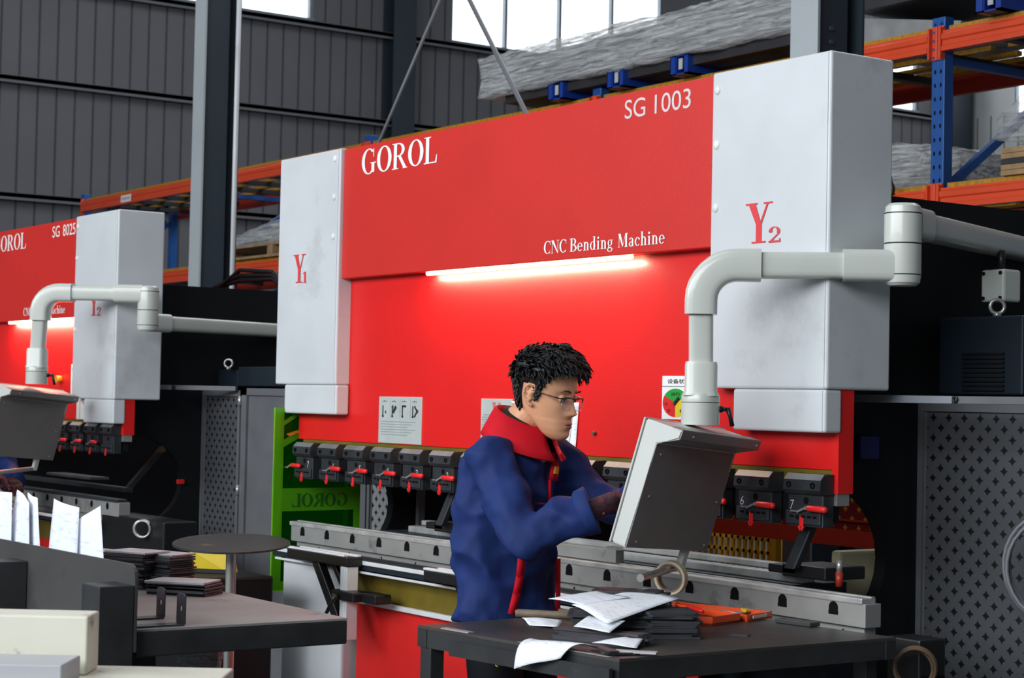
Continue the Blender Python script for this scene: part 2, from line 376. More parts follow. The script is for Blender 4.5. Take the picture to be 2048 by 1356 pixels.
def glyph(ch):
    T = 0.15; t = 0.045; X = 0.64
    if ch == 'O': return earc(.36, .5, .36, .51, T+.01, t, 0, 360, 40), .72
    if ch == 'C': return earc(.36, .5, .36, .51, T, t, 48, 312, 34) + rect(.58, .66, .615, .98) + rect(.58, .03, .60, .28), .66
    if ch == 'G': return earc(.36, .5, .36, .51, T, t, 48, 318, 34) + rect(.58, .66, .615, .98) + rect(.50, .06, .64, .42) + serif(.58, .43, .14), .74
    if ch == 'R': return rect(.08, 0, .23, 1) + serif(.155, .018, .155) + rect(0, .965, .32, 1) + earc(.30, .74, .30, .26, T-.01, t, -90, 90, 20) + rect(.2, .48, .32, .525) + rect(.2, .955, .32, 1) + [[(.28, .5), (.42, .5), (.70, .02), (.55, .02)]] + rect(.52, 0, .74, .035), .74
    if ch == 'L': return rect(.08, 0, .23, 1) + serif(.155, .982, .155) + rect(0, 0, .56, .045) + [[(.50, 0), (.58, 0), (.60, .30), (.57, .30)]], .62
    if ch == 'N': return rect(.08, 0, .125, 1) + serif(.10, .018, .11) + [[(.0, 1), (.22, 1), (.66, 0), (.60, 0), (.58, .02)]] + rect(.60, 0, .645, 1) + serif(.62, .982, .12), .74
    if ch == 'B': return rect(.08, 0, .23, 1) + rect(0, 0, .3, .04) + rect(0, .96, .3, 1) + rect(.2, .49, .34, .53) + earc(.30, .745, .28, .255, T-.01, t, -90, 90, 18) + earc(.30, .26, .34, .265, T, t, -90, 90, 18), .68
    if ch == 'M': return rect(.07, 0, .11, 1) + serif(.09, .018, .10) + [[(.0, 1), (.22, 1), (.46, .12), (.40, 0)]] + [[(.68, 1), (.64, 1), (.40, 0), (.45, .10)]] + rect(.64, 0, .79, 1) + serif(.715, .018, .15) + rect(.64, .965, .88, 1), .92
    if ch == 'Y': return [[(.06, 1), (.25, 1), (.42, .46), (.28, .46)], [(.62, 1), (.575, 1), (.36, .44), (.42, .44)]] + rect(.28, 0, .43, .5) + serif(.355, .02, .19, .04) + serif(.15, .98, .16, .04) + serif(.60, .98, .12, .04), .74
    if ch == 'e': return earc(.24, .31, .24, .32, .12, .04, 0, 320, 26) + rect(.10, .31, .46, .35), .52
    if ch == 'n': return rect(.06, 0, .19, X) + rect(0, .61, .19, .64) + serif(.125, .015, .12, .03) + earc(.27, .38, .20, .26, .13, .05, 0, 150, 14) + rect(.34, 0, .47, .40) + serif(.405, .015, .12, .03), .58
    if ch == 'd': return earc(.24, .31, .24, .32, .12, .04, 0, 360, 26) + rect(.32, 0, .45, 1) + rect(.24, .965, .45, 1) + rect(.42, 0, .52, .035), .58
    if ch == 'i': return rect(.06, 0, .19, X) + rect(0, .61, .19, .64) + serif(.125, .015, .12, .03) + earc(.12, .86, .085, .085, .08, .08, 0, 360, 14), .32
    if ch == 'g': return earc(.22, .40, .20, .24, .11, .04, 0, 360, 24) + rect(.38, .56, .48, .62) + earc(.22, -.10, .24, .16, .09, .05, 0, 360, 24) + [[(.08, .20), (.14, .2), (.14, .05), (.05, .05)]] + rect(.12, .02, .36, .09), .54
    if ch == 'a': return rect(.26, 0, .39, .46) + earc(.20, .45, .19, .19, .12, .04, 0, 160, 14) + earc(.19, .17, .18, .19, .12, .04, 60, 320, 20) + rect(.36, 0, .46, .035), .50
    if ch == 'c': return earc(.23, .31, .23, .32, .12, .04, 40, 320, 24) + rect(.34, .42, .42, .56), .47
    if ch == 'h': return rect(.06, 0, .19, 1) + rect(0, .965, .19, 1) + serif(.125, .015, .12, .03) + earc(.27, .38, .20, .26, .13, .05, 0, 150, 14) + rect(.34, 0, .47, .40) + serif(.405, .015, .12, .03), .58
    if ch == '1': return rect(.13, 0, .28, 1) + serif(.205, .02, .19, .04) + [[(.0, .82), (.14, 1), (.2, 1), (.2, .86)]], .42
    if ch == '2': return earc(.28, .70, .26, .30, .14, .05, -30, 165, 20) + [[(.54, .60), (.40, .52), (.02, .05), (.02, 0), (.16, .08)]] + rect(.02, 0, .54, .12) + rect(.5, .0, .56, .24) + earc(.10, .72, .09, .09, .08, .08, 0, 360, 10), .58
    return [], .26
def serif_text(mb, body, origin, right, up, height, width, depth=0.0006, out=(0, -1, 0)):
    polys = []; x = 0
    for ch in body:
        g, adv = glyph(ch); polys += [[(x+px, py) for px, py in q] for q in g]; x += adv+0.03
    xs = [p[0] for q in polys for p in q]; x0, x1 = min(xs), max(xs)
    o = Vector(origin); r = Vector(right); u = Vector(up); n = Vector(out)*depth
    for iq, q in enumerate(polys):
        vs = [mb.bm.verts.new(o + r*((px-x0)/(x1-x0)*width) + u*(py*height) + n + Vector(out)*(iq*6e-6)) for px, py in q]
        try: f = mb.bm.faces.new(vs); f.material_index = mb.mi
        except ValueError: pass
# ------------------------------------------------------------------ the hall
b = MB(); b.box((-19.2, -12, -0.1), (14, 24, 0)); structure(b.build('floor', M['floor']))
WX = -18.7
WIN = [(5.2, 8.52), (10.75, 14.69), (17.2, 20.42)]; WZ0, WZ1 = 6.60, 8.7
b = MB()
b.box((WX-.15, -12, 0), (WX, 21.6, WZ0)); b.box((WX-.15, -12, WZ1), (WX, 21.6, 9.6))
ys = [-12] + [v for w in WIN for v in w] + [21.6]
for a, c in zip(ys[0::2], ys[1::2]): b.box((WX-.15, a, WZ0), (WX, c, WZ1))
b.mi = 1; y = 0.5
while y < 22:
    b.box((WX, y-.011, 0), (WX+.006, y+.011, WZ0)); y += 0.244
y = 8.7
while y < 10.7: b.box((WX, y-.011, WZ0), (WX+.006, y+.011, 9.6)); y += 0.244
structure(b.build('wall_left', [M['wall'], M['wallrib']]))
for k, (a, c) in enumerate(WIN):
    b = MB(); n = 3 if k == 0 else 4
    for i in range(n+1):
        y = a+(c-a)*i/n; w = .05 if i in (0, n) else .022
        b.box((WX-.10, y-w, WZ0), (WX-.02, y+w, WZ1))
    b.box((WX-.10, a, WZ0-.03), (WX+.03, c, WZ0+.03)); b.box((WX-.10, a, WZ1-.04), (WX-.02, c, WZ1))
    if k == 2: b.box((WX-.10, a, 7.45), (WX-.02, c, 7.50))
    w = structure(b.build('window_%d' % (k+1), M['mullion']))
    b = MB(); b.box((WX-.14, a, WZ0), (WX-.12, c, WZ1)); b.build('pane', M['sky'], w)
for i, z in enumerate((2.35, 3.865, 5.31, 6.54)):
    b = MB(); b.box((WX+.006, -6, z-.035), (WX+.16, 22, z+.03), .006); b.box((WX+.13, -6, z-.06), (WX+.16, 22, z+.03))
    structure(b.build('trim_%d' % (i+1), M['girt']))
def wall_column(y0, y1, n):
    b = MB(); b.box((WX+.01, y0, 0), (WX+.03, y1, 9.5)); b.box((WX+.30, y0, 0), (WX+.32, y1, 9.5)); b.box((WX+.03, (y0+y1)/2-.01, 0), (WX+.30, (y0+y1)/2+.01, 9.5))
    structure(b.build('trim_%d' % n, M['columndark']))
wall_column(9.62, 9.98, 5); wall_column(20.95, 21.42, 6)
b = MB(); b.box((WX, 21.6, 0), (6, 21.75, 6.6)); b.box((WX, 21.6, 8.9), (6, 21.75, 9.6)); b.box((WX, 21.6, 6.6), (-17.6, 21.75, 8.9)); b.box((-12, 21.6, 6.6), (6, 21.75, 8.9))
b.mi = 1; x = WX+.3
while x < -8: b.box((x-.012, 21.594, 0), (x+.012, 21.6, 6.6)); x += .3
structure(b.build('wall_back', [M['walllight'], M['girt']]))
b = MB()
for i in range(6): x = -17.6+5.6*i/5; b.box((x-.03, 21.62, 6.6), (x+.03, 21.7, 8.9))
w = structure(b.build('window_4', M['mullion'])); b = MB(); b.box((-17.6, 21.7, 6.6), (-12, 21.72, 8.9)); b.build('pane', M['sky'], w)

# two H-section steel columns in one row behind the machines
def steel_column(x0, label):
    t = empty('steel_column', (x0+.09, 2.14, 0), label, 'column', 'grey steel columns behind the machines')
    b = MB(); b.box((x0, 2.0, 0), (x0+.172, 2.014, 6.5)); b.build('front_flange', M['column'], t)
    b = MB(); b.box((x0+.08, 2.014, 0), (x0+.092, 2.27, 6.5)); b.build('web', M['columndark'], t)
    b = MB(); b.box((x0, 2.27, 0), (x0+.172, 2.284, 6.5)); b.build('rear_flange', M['columndark'], t)
    b = MB(); b.box((x0+.1, 2.014, 0), (x0+.15, 2.20, 6.5)); b.build('web_cover', M['columndark'], t)
    return t
c1 = steel_column(-8.47, 'grey steel column rising behind the left bending machine')
b = MB(); b.cyl((-8.28, 2.25, 0), (-8.28, 2.25, 6.5), .018, 10); b.build('conduit', M['cover'], c1)
c2 = steel_column(-2.30, 'grey steel column behind the tall cover marked Y2')
b = MB()
for z in (3.0, 3.06, 3.12, 3.30): b.cyl((-2.17, 2.10, z), (-2.14, 2.10, z), .012, 8)
b.build('bolt', M['wallrib'], c2)
# thin tie rods behind the red beam
for a, c, l in (((-6.25, 2.2, 2.97), (-5.40, 2.2, 3.96), 'thin steel tie rod leaning right above the machine name'), ((-4.56, 2.2, 2.98), (-5.40, 2.2, 4.01), 'thin steel tie rod leaning left in front of the wrapped sheets')):
    d = Vector(a)-Vector(c)
    b = MB(); b.tube([Vector(c), Vector(a)+d*0.9], .011 if 'right' in l else .014, 10); tag(b.build('tie_rod', M['girt'], None, True), l, 'rod', 'tie rods of the roof bracing')

# ------------------------------------------------------------------ press brakes
def hexbolt(b, c, r=.009, d=.006):
    b.cyl((c[0], c[1], c[2]), (c[0], c[1]-d, c[2]), r, 10)
def cover_box(name, t, x0, x1, z0, z1, depth, letter=None, sub=None, lp=None, screws=()):
    b = MB(); b.box((x0, 0, z0), (x1, depth, z1), .008, 3); c = b.build(name, M['cover'], t)
    b = MB(); b.box((x1-.016, -.002, z0+.004), (x1-.010, .001, z1-.004)); b.build('edge_seam', M['cover'], c)
    if letter:
        b = MB(); serif_text(b, letter, (lp[0], -.0015, lp[1]), (1, 0, 0), (0, 0, 1), .118, lp[2]); b.build('letter_mark', M['redletter'], c)
        b = MB(); serif_text(b, sub, (lp[0]+lp[3], -.0015, lp[1]-.002), (1, 0, 0), (0, 0, 1), .046, lp[4]); b.build('number_mark', M['redletter'], c)
    for (sx, sz) in screws:
        b = MB(); b.sphere((sx, .0, sz), (.014, .007, .014), 12, 8); b.build('screw_cap', M['screw'], c)
    return c
def press_brake(xr, xl, dzc, dzr, label, model, first):
    """xr, xl: outer faces of the two cylinder covers; dzc / dzr: height offsets of covers and ram"""
    t = empty('press_brake', ((xr+xl)/2, .6, 0), label, 'bending machine')
    zt = 2.455+dzc; zb = 1.503+dzc; zbeam = 1.929+dzc; cw = .506 if first else .56
    # covers
    cover_box('cylinder_cover', t, xr-cw, xr, zb, zt, .25, 'Y', '2', (xr-.345, 1.928+dzc, .115, .10, .050),
              [(xr-cw+.024, z+dzc) for z in (2.40, 2.235, 2.045, 1.86)])
    cover_box('cylinder_cover', t, xl, xl+.515, zb, zt, .07, 'Y', '1', (xl+.14, 1.925+dzc, .105, .085, .035),
              [(xl+.47, z+dzc) for z in (2.415, 2.26, 2.10)])
    cover_box('lower_cover', t, xr-.39, xr-.004, zb-.122, zb-.001, .065)
    cover_box('lower_cover', t, xl+.085, xl+.525, zb-.12, zb-.001, .06)
    # upper beam with lettering
    bx0, bx1 = xl+.515, xr-cw
    b = MB(); b.box((bx0, .016, zbeam), (bx1, .30, zt-.004), .004); beam = b.build('upper_beam', M['red'], t)
    b = MB(); serif_text(b, 'GOROL', (bx0+.145 if first else bx1-1.285, .0155, zt-.122 if first else zt-.122), (1, 0, 0), (0, 0, 1), .100 if first else .090, .555 if first else .515); b.build('name_lettering', M['white'], beam)
    for word, dx, wd in ((model.split()[0], 0, .105), (model.split()[1], .152, .175)):
        b = MB(); font_mesh(b, word, ((bx1-.445 if first else bx1-.375)+dx, .0152, zt-.088), (1, 0, 0), (0, 0, 1), .061, wd); b.build('model_lettering', M['grey_letter'] if first else M['white'], beam)
    b = MB(); x0_ = bx1-.875 if first else bx1-.778; k_ = 1 if first else .96; b.bm.free()
    for word, dx, wd in (('CNC', 0, .128), ('Bending', .148, .235), ('Machine', .408, .237)):
        b = MB(); serif_text(b, word, (x0_+dx*k_, .0152, zbeam+.025), (1, 0, 0), (0, 0, 1), .044, wd*k_); b.build('type_lettering', M['white'], beam)
    # lamp under the beam
    l0, l1 = (bx0+.62, bx1-.42) if first else (bx1-1.05, bx1-.03)
    b = MB(); b.cyl((l0, .035, zbeam-.006), (l1, .035, zbeam-.006), .008, 10); b.build('lamp_tube', M['led'], t, True)
    ld = bpy.data.lights.new('lamp_light', 'AREA'); ld.shape = 'RECTANGLE'; ld.size = l1-l0; ld.size_y = .02; ld.energy = 8.0 if first else 7.0; ld.color = (1.0, .74, .52)
    lo = bpy.data.objects.new('lamp_light', ld); COL.objects.link(lo); lo.parent = t
    lo.location = Vector(((l0+l1)/2, .030, zbeam-.02))-Vector(((xr+xl)/2, .6, 0)); lo.rotation_euler = (math.radians(24), 0, 0)
    # ram
    zr = 1.276+dzr
    b = MB(); b.box((xl+.105, .062, zr), (xr-.012, .115, zbeam+.03), .002); ram = b.build('ram', M['ram'], t)
    b = MB(); b.box((xr-.034, .060, zr-.066), (xr-.010, .118, zb)); b.build('ram_end_plate', M['ram'], t)
    b = MB(); b.box((xr-.05, .064, zr-.10), (xr-.016, .11, zr-.067)); b.build('ram_end_foot', M['steel'], t)
    b = MB(); b.box((xl+.14, .066, zr-.050), (xr-.036, .110, zr-.001)); b.build('clamp_rail', M['olive'], t)
    b = MB(); b.box((xl+.14, .070, zr-.150), (xr-.05, .105, zr-.050)); b.build('punch_rail', M['frame'], t)
    return t, dict(zt=zt, zb=zb, zbeam=zbeam, zr=zr, ram=ram, beam=beam, bx0=bx0, bx1=bx1)
def tool_clamp(t, x, zr, number=None, lever=True, lever_dx=0.0):
    """one tool clamp hung on the ram; x = left edge"""
    w = .150; z = zr
    b = MB()
    prof = [(.064, z-.012), (.024, z-.014), (.008, z-.030), (.004, z-.058), (.016, z-.070), (.064, z-.070)]
    b.prism([(x, p[0], p[1]) for p in prof], (w, 0, 0))
    b.box((x+.004, .022, z-.162), (x+w-.004, .064, z-.070), .003)
    b.box((x+.002, .014, z-.156), (x+w-.008, .03, z-.116), .003)
    c = b.build('tool_clamp', M['clamp'], t)
    b = MB(); b.prism([(x+.001, .0235, z-.0125), (x+.001, .0075, z-.0295), (x+w-.001, .0075, z-.0295), (x+w-.001, .0235, z-.0125)], (0, -.0008, .0008)); b.build('ground_bevel', M['clamptop'], c)
    for dx in (.024, w-.03):
        b = MB(); b.ring((x+dx, .004, z-.044), (0, 1, 0), .007, .0025, 12, 6); b.build('bolt', M['hole'], c)
    b = MB(); b.cyl((x+.078, .0218, z-.088), (x+.078, .0205, z-.088), .010, 12); b.build('bolt', M['hole'], c)
    b = MB()
    for dx in (.03, .052, .076, .100, .122): b.cyl((x+dx, .0145, z-.136+(.004 if dx != .052 else 0)), (x+dx, .0130, z-.136), .007, 10)
    b.build('hole_row', M['hole'], c)
    if lever:
        lx = x+.05+lever_dx
        b = MB(); b.box((lx-.05, .006, z-.121), (lx-.02, .014, z-.117)); b.obox((lx-.005, .008, z-.114), (.018, 0, .007), (0, .004, 0), (-.001, 0, .003)); b.box((lx+.01, .003, z-.113), (lx+.03, .013, z-.103)); b.build('lever', M['steel'], c)
        b = MB(); b.tube([(lx+.022, .004, z-.108), (lx+.027, .004, z-.108), (lx+.092, .004, z-.109), (lx+.098, .004, z-.109)], [.006, .0092, .0092, .006], 10); b.build('lever_grip', M['redgrip'], c, True)
    b = MB(); b.box((x+.060, .0125, z-.163), (x+.076, .016, z-.132), .002); b.obox((x+.063, .013, z-.166), (.004, 0, -.006), (0, .002, 0), (.003, 0, .002)); b.obox((x+.074, .013, z-.166), (.004, 0, .006), (0, .002, 0), (.003, 0, -.002)); b.build('release_tab', M['redgrip'], c)
    if number:
        b = MB(); font_mesh(b, number, (x+w-.052 if number in '76543210' and x < -1.7 else x+.012, .0215, z-.115), (1, 0, .05), (.12, 0, 1), .026, .014, thick=-0.01); b.build('chalk_number', M['chalk'], c)
    return c
def frame_plate(t, x0, x1, top, back):
    # C-shaped side plate with a deep rounded throat
    pts = [(.10, 0), (back, 0), (back, top), (.13, top), (.10, top-.03), (.10, 1.33), (.14, 1.26), (.24, 1.235)]
    for i in range(0, 13):
        a = math.radians(75-i*150/12); pts.append((.20+.285*math.cos(a), 1.00+.235*math.sin(a)))
    pts += [(.22, .74), (.10, .72)]
    b = MB(); b.prism([(x0, p[0], p[1]) for p in pts], (x1-x0, 0, 0)); return b.build('side_frame', M['frame'], t)
def side_guard(t, xf, sgn, y, z1, cab=True, light=False, dark=True):
    """perforated side guard standing out from the frame plate; sgn = +1 to the right"""
    x0, x1 = sorted((xf, xf+sgn*.44))
    g = M['guardlight'] if light else M['guard']
    b = MB(); b.box((x0+.012, y, .02), (x1-.012, y+.004, z1-.02)); gd = b.build('perforated_guard', g, t)
    b = MB(); b.box((x0, y-.012, 0), (x0+.020, y+.02, z1)); b.box((x1-.022, y-.012, 0), (x1, y+.02, z1)); b.box((x0, y-.010, z1-.03), (x1, y+.02, z1)); b.box((x0+.02, y-.003, 0), (x0+.028, y+.004, z1)); b.build('guard_frame', M['guardframe'], gd)
    return gd
def eyebolt(t, x, y, z):
    b = MB(); b.cyl((x, y, z), (x, y, z+.014), .012, 12); b.ring((x, y, z+.032), (.75, -.66, 0), .021, .006, 22, 8); b.build('lifting_eye', M['steel'], t, True)

# ---- the near machine
XR, XL = 0.0, -3.286
big, G = press_brake(XR, XL, 0, 0, 'red and grey bending machine lettered SG 1003 behind the worker', 'SG 1003', True)
nums = ['7', '6', '5', '4', '3', '2', '1', '0', '1', '2', '3', '4', '5', '6', '7']
for i in range(15):
    tool_clamp(big, -3.126+.2108*i, G['zr'], nums[i], lever=True, lever_dx=(-.075 if i == 0 else .045 if i < 8 and i not in (4, 5) else .10 if i == 3 else .03))
for x in (-.23, -3.10): frame_plate(big, x-.045, x, 2.10, 2.1)
# bed, die rail and linear guides
b = MB(); b.box((-3.04, .035, .45), (-.02, .16, .858)); b.build('bed', M['navy'], big)
b = MB()
b.box((-3.055, -.030, .862), (.190, .030, .926), .002); b.box((-3.035, -.012, .832), (.170, .03, .866))
b.build('die_rail', M['die'], big)
b = MB(); b.box((-3.064, -.034, .924), (.180, .020, .941), .003); b.box((-3.06, .002, .940), (.18, .016, .944)); b.build('die_rail_cap', M['dietop'], big)
b = MB(); b.box((-3.04, -.036, .828), (.16, -.014, .842)); b.box((-3.04, -.06, .80), (.10, .0, .829)); b.build('step_plate', M['clamp'], big)
for i in range(16):
    x = -2.957+.2018*i
    b = MB(); b.cyl((x, -.0305, .906), (x, -.026, .906), .018, 14); b.box((x-.018, -.0312, .888), (x+.018, -.026, .900)); b.build('rail_notch', M['hole'], big)
b = MB()
for i in range(13):
    x = -2.85+.245*i; b.sphere((x, -.0125, .846), (.004, .002, .004), 8, 6)
b.build('pin_hole', M['hole'], big)
b = MB(); b.box((-2.50, .19, .93), (-.28, .24, .955), .004); b.box((-2.50, .25, .955), (-.28, .29, .975), .004); b.build('back_gauge_rail', M['dietop'], big)
b = MB(); b.box((-2.62, .14, .86), (-.27, .36, .93)); b.build('back_gauge_beam', M['navy'], big)
# back gauge stops
for sx, gx in ((-.155, -.30), (-2.05, -2.28)):
    b = MB(); b.obox((sx-.02 if sx > -1 else sx, .09, 1.07), (.022, 0, .0), (0, .012, 0), (.028, .02, .085), .004); b.build('gauge_arm', M['clamp'], big)
    b = MB(); b.box((sx-.12, .10, .958), (sx+.06, .26, .995), .004); b.box((sx-.18, .10, .965), (sx-.06, .16, .99), .004); b.build('gauge_block', M['black'], big)
b = MB(); b.cyl((-.06, .12, .985), (-.06, .12, .945), .011, 14, .010); b.build('stop_knob', M['rackdark'], big, True)
b = MB(); b.cyl((-.06, .12, 1.02), (-.06, .12, .985), .009, 12); b.build('stop_stem', M['steel'], big, True)
# rear closing sheet of the machine and cream end plate
b = MB(); b.box((-3.0, 1.70, .93), (-.34, 1.705, 1.5)); b.build('rear_guard', M['redperf'], big)
b = MB(); b.box((-3.0, 1.69, .90), (-.34, 1.70, .965)); b.box((-3.0, 1.694, 1.0), (-.34, 1.699, 1.008)); b.build('rear_guard_rim', M['rackdark'], big)
b = MB(); b.box((-.34, .36, .60), (-.30, .62, 1.02), .01); b.build('cream_bracket', M['cream'], big)
# lower front
b = MB(); b.box((-2.46, -.055, .04), (-.46, -.045, .70)); b.build('front_apron', M['apron'], big)
b = MB(); b.box((-2.46, -.06, .69), (-.46, -.045, .785)); b.build('kick_rail', M['olive'], big)
b = MB(); b.box((-2.46, -.085, .672), (-.46, -.06, .690), .003); b.build('apron_rail', M['alu'], big)
b = MB(); b.box((-2.97, -.11, .0), (-2.485, .03, .805), .014, 3); b.build('leg_cover', M['cover'], big)
b = MB(); b.box((-.44, -.11, .0), (.02, .03, .60), .02, 3); b.build('leg_cover', M['cover'], big, True, angle=40)
b = MB(); b.box((-2.98, -.115, .806), (-2.46, .0, .835)); b.build('leg_cover_cap', M['black'], big)
b = MB(); b.box((-3.02, -.13, .808), (-.62, -.07, .838), .003); b.build('slide_channel', M['navy'], big)
b = MB(); b.box((-2.99, -.136, .828), (-.62, -.122, .842), .002); b.box((-2.99, -.136, .795), (-.62, -.126, .804), .002); b.build('slide_track', M['alu'], big)
# electrical cabinet and guards at the right end
b = MB(); b.box((-.19, .66, 1.50), (.135, 1.05, 1.735), .006); cab = b.build('electrical_cabinet', M['navy'], big)
b = MB(); b.box((.148, .655, 1.50), (.46, 1.05, 1.74), .006); b.build('cabinet_door', M['navy'], cab)
b = MB()
for i in range(9): b.box((-.092, .652, 1.512+.0135*i), (.068, .662, 1.518+.0135*i))
b.build('vent_grille', M['black'], cab)
eyebolt(big, -.015, .72, 1.735)
side_guard(big, -.205, 1, .60, 1.478)
b = MB(); b.box((-.226, .318, 1.470), (.170, .345, 1.492), .002); gr = b.build('guard_rail', M['guardbright'], big)
b = MB(); b.box((.176, .318, 1.470), (.50, .345, 1.492), .002); b.build('rail_extension', M['guardframe'], gr)
b = MB(); b.ring((.186, .316, 1.482), (0, 1, 0), .007, .004, 14, 8); b.build('rail_catch', M['black'], gr)
b = MB(); b.box((-.22, .34, 1.30), (-.20, .42, 1.37), .004); b.build('relay_box', M['bluebox'], big)
side_guard(big, -3.06, -1, .60, 1.478, light=True)
# junction box at the foot of the right end
b = MB(); b.box((.22, .02, .60), (.34, .12, .845), .006); jb = b.build('junction_box', M['black'], big)
b = MB()
for i in range(5): b.box((.343, .03, .66+.02*i), (.346, .11, .668+.02*i))
b.build('vent_slot', M['hole'], jb)
# lamp-lit plates on the ram
def sign(t, name, x0, x1, z0, z1, m, y=.058):
    b = MB(); b.box((x0, y, z0), (x1, y+.004, z1), .001); return b.build(name, m, t)
p = sign(big, 'instruction_plate', -2.523, -2.210, 1.280, 1.460, M['signpale'])
for i, x in enumerate((-2.495, -2.425, -2.350, -2.275)):
    b = MB()
    b.box((x, .0572, 1.385), (x+.007, .0578, 1.425), 0)
    b.box((x-.002, .0572, 1.380), (x+.010, .0578, 1.388))
    if i == 0: b.prism([(x+.018, .0572, 1.400), (x+.028, .0572, 1.408), (x+.028, .0572, 1.392)], (0, .0006, 0))
    if i == 1: b.obox((x+.02, .0575, 1.41), (.012, 0, .012), (0, .0003, 0), (-.005, 0, .005)); b.ring((x+.006, .0575, 1.420), (0, 1, 0), .006, .0015, 12, 4)
    if i == 2: b.box((x, .0572, 1.420), (x+.03, .0578, 1.428))
    if i == 3: b.obox((x+.025, .0575, 1.415), (.010, 0, -.010), (0, .0003, 0), (.003, 0, .003)); b.obox((x+.025, .0575, 1.395), (.010, 0, .012), (0, .0003, 0), (.003, 0, -.003)); b.ring((x+.036, .0575, 1.405), (0, 1, 0), .006, .0015, 12, 4)
    for k in range(3): b.box((x+.012*k, .0572, 1.440), (x+.006+.012*k, .0578, 1.443+.002*(k % 2)))
    b.build('pictogram', M['ink'], p)
b = MB()
for i in range(6): b.box((-2.505, .0574, 1.362-.010*i), (-2.25-.03*((i*7) % 3), .0578, 1.365-.010*i))
for x in (-2.44, -2.365, -2.29): b.box((x, .0574, 1.375), (x+.0015, .0578, 1.452))
b.build('small_print', M['greyink'], p)
p = sign(big, 'warning_plate', -1.808, -1.612, 1.280, 1.459, M['signpale'])
b = MB(); font_mesh(b, '警 告', (-1.735, .0572, 1.427), (1, 0, 0), (0, 0, 1), .020, .056); b.build('heading', M['redletter'], p)
b = MB()
for i in range(13): b.box((-1.80+.01*(i % 3 == 0), .0574, 1.400-.009*i), (-1.622-.02*((i*5) % 3), .0578, 1.4035-.009*i))
b.build('small_print', M['greyink'], p)
# state board with its three-colour dial
sb = sign(big, 'status_board', -.789, -.625, 1.405, 1.541, M['signwhite'])
b = MB(); font_mesh(b, '设备状态', (-.762, .0573, 1.517), (1, 0, 0), (0, 0, 1), .015, .108, thick=.012); b.box((-.788, .0574, 1.508), (-.626, .058, 1.5095)); b.build('heading', M['ink'], sb)
for nm, a0, a1, m in (('green_sector', 30, 150, 'piegreen'), ('red_sector', 150, 270, 'piered'), ('yellow_sector', 270, 390, 'pieyellow')):
    b = MB(); c0 = (-.722, 1.457)
    b.prism([(c0[0], .0570, c0[1])] + [(c0[0]+.062*math.cos(math.radians(a)), .0570, c0[1]+.0445*math.sin(math.radians(a))) for a in range(a0, a1+1, 10)], (0, .0006, 0))
    b.build(nm, M[m], sb)
b = MB()
font_mesh(b, '运行', (-.743, .0562, 1.479), (1, 0, 0), (0, 0, 1), .011, .044, thick=.02)
for s, x, z in (('检', -.774, 1.447), ('修', -.760, 1.427), ('待', -.686, 1.447), ('机', -.700, 1.427)): font_mesh(b, s, (x, .0562, z), (1, 0, 0), (0, 0, 1), .011, .016, thick=.02)
b.build('dial_lettering', M['ink'], sb)
b = MB(); b.obox((-.714, .0545, 1.462), (.012, 0, .010), (0, .0015, 0), (-.003, 0, .004)); b.sphere((-.724, .0545, 1.453), (.004, .003, .004), 8, 6); b.build('pointer', M['black'], sb)
b = MB(); b.cyl((-1.135, .062, 1.352), (-1.135, .050, 1.352), .007, 10); b.build('stud', M['rust'], big)
# green see-through side door
gp = [Vector((-3.24, .395, 0)), Vector((-3.20, -.045, 0))]
def gpt(u, z): q = gp[1].lerp(gp[0], u); return Vector((q.x, q.y, z))
nv = Vector((.995, .09, 0))
b = MB(); b.prism([gpt(0, .645), gpt(1, .645), gpt(1, 1.405), gpt(0, 1.405)], nv*.006); gd = b.build('acrylic_door', M['green'], big)
b = MB()
def strip(b, u0, u1, z0, z1): b.prism([gpt(u0, z0)+nv*.008, gpt(u1, z0)+nv*.008, gpt(u1, z1)+nv*.008, gpt(u0, z1)+nv*.008], nv*.002)
strip(b, 0, .10, .645, 1.405); strip(b, .93, 1, .645, 1.405); strip(b, .10, .93, .972, 1.068); strip(b, .10, .93, .645, .680)
b.prism([gpt(.10, 1.27)+nv*.008, gpt(.10, 1.24)+nv*.008, gpt(.75, 1.385)+nv*.008, gpt(.62, 1.385)+nv*.008], nv*.002)
b.prism([gpt(.10, 1.35)+nv*.008, gpt(.10, 1.33)+nv*.008, gpt(.35, 1.395)+nv*.008, gpt(.28, 1.395)+nv*.008], nv*.002)
b.build('lime_border', M['greenedge'], gd)
b = MB(); o0 = gpt(.84, .990)+nv*.012; rr = (gpt(.22, .990)-gpt(.84, .990)).normalized()
serif_text(b, 'GOROL', o0, rr, (0, 0, 1), .055, .28, 0); b.build('door_lettering', M['greentext'], gd)
b = MB(); strip(b, -.012, .0, .645, 1.405); strip(b, 0, 1, .640, .646); b.build('door_rim', M['lime'], gd)
b = MB(); b.prism([gpt(.12, 1.295)+nv*.012, gpt(.28, 1.315)+nv*.012, gpt(.30, 1.305)+nv*.012, gpt(.16, 1.285)+nv*.012], nv*.001); b.build('orange_sticker', M['orangemark'], gd)
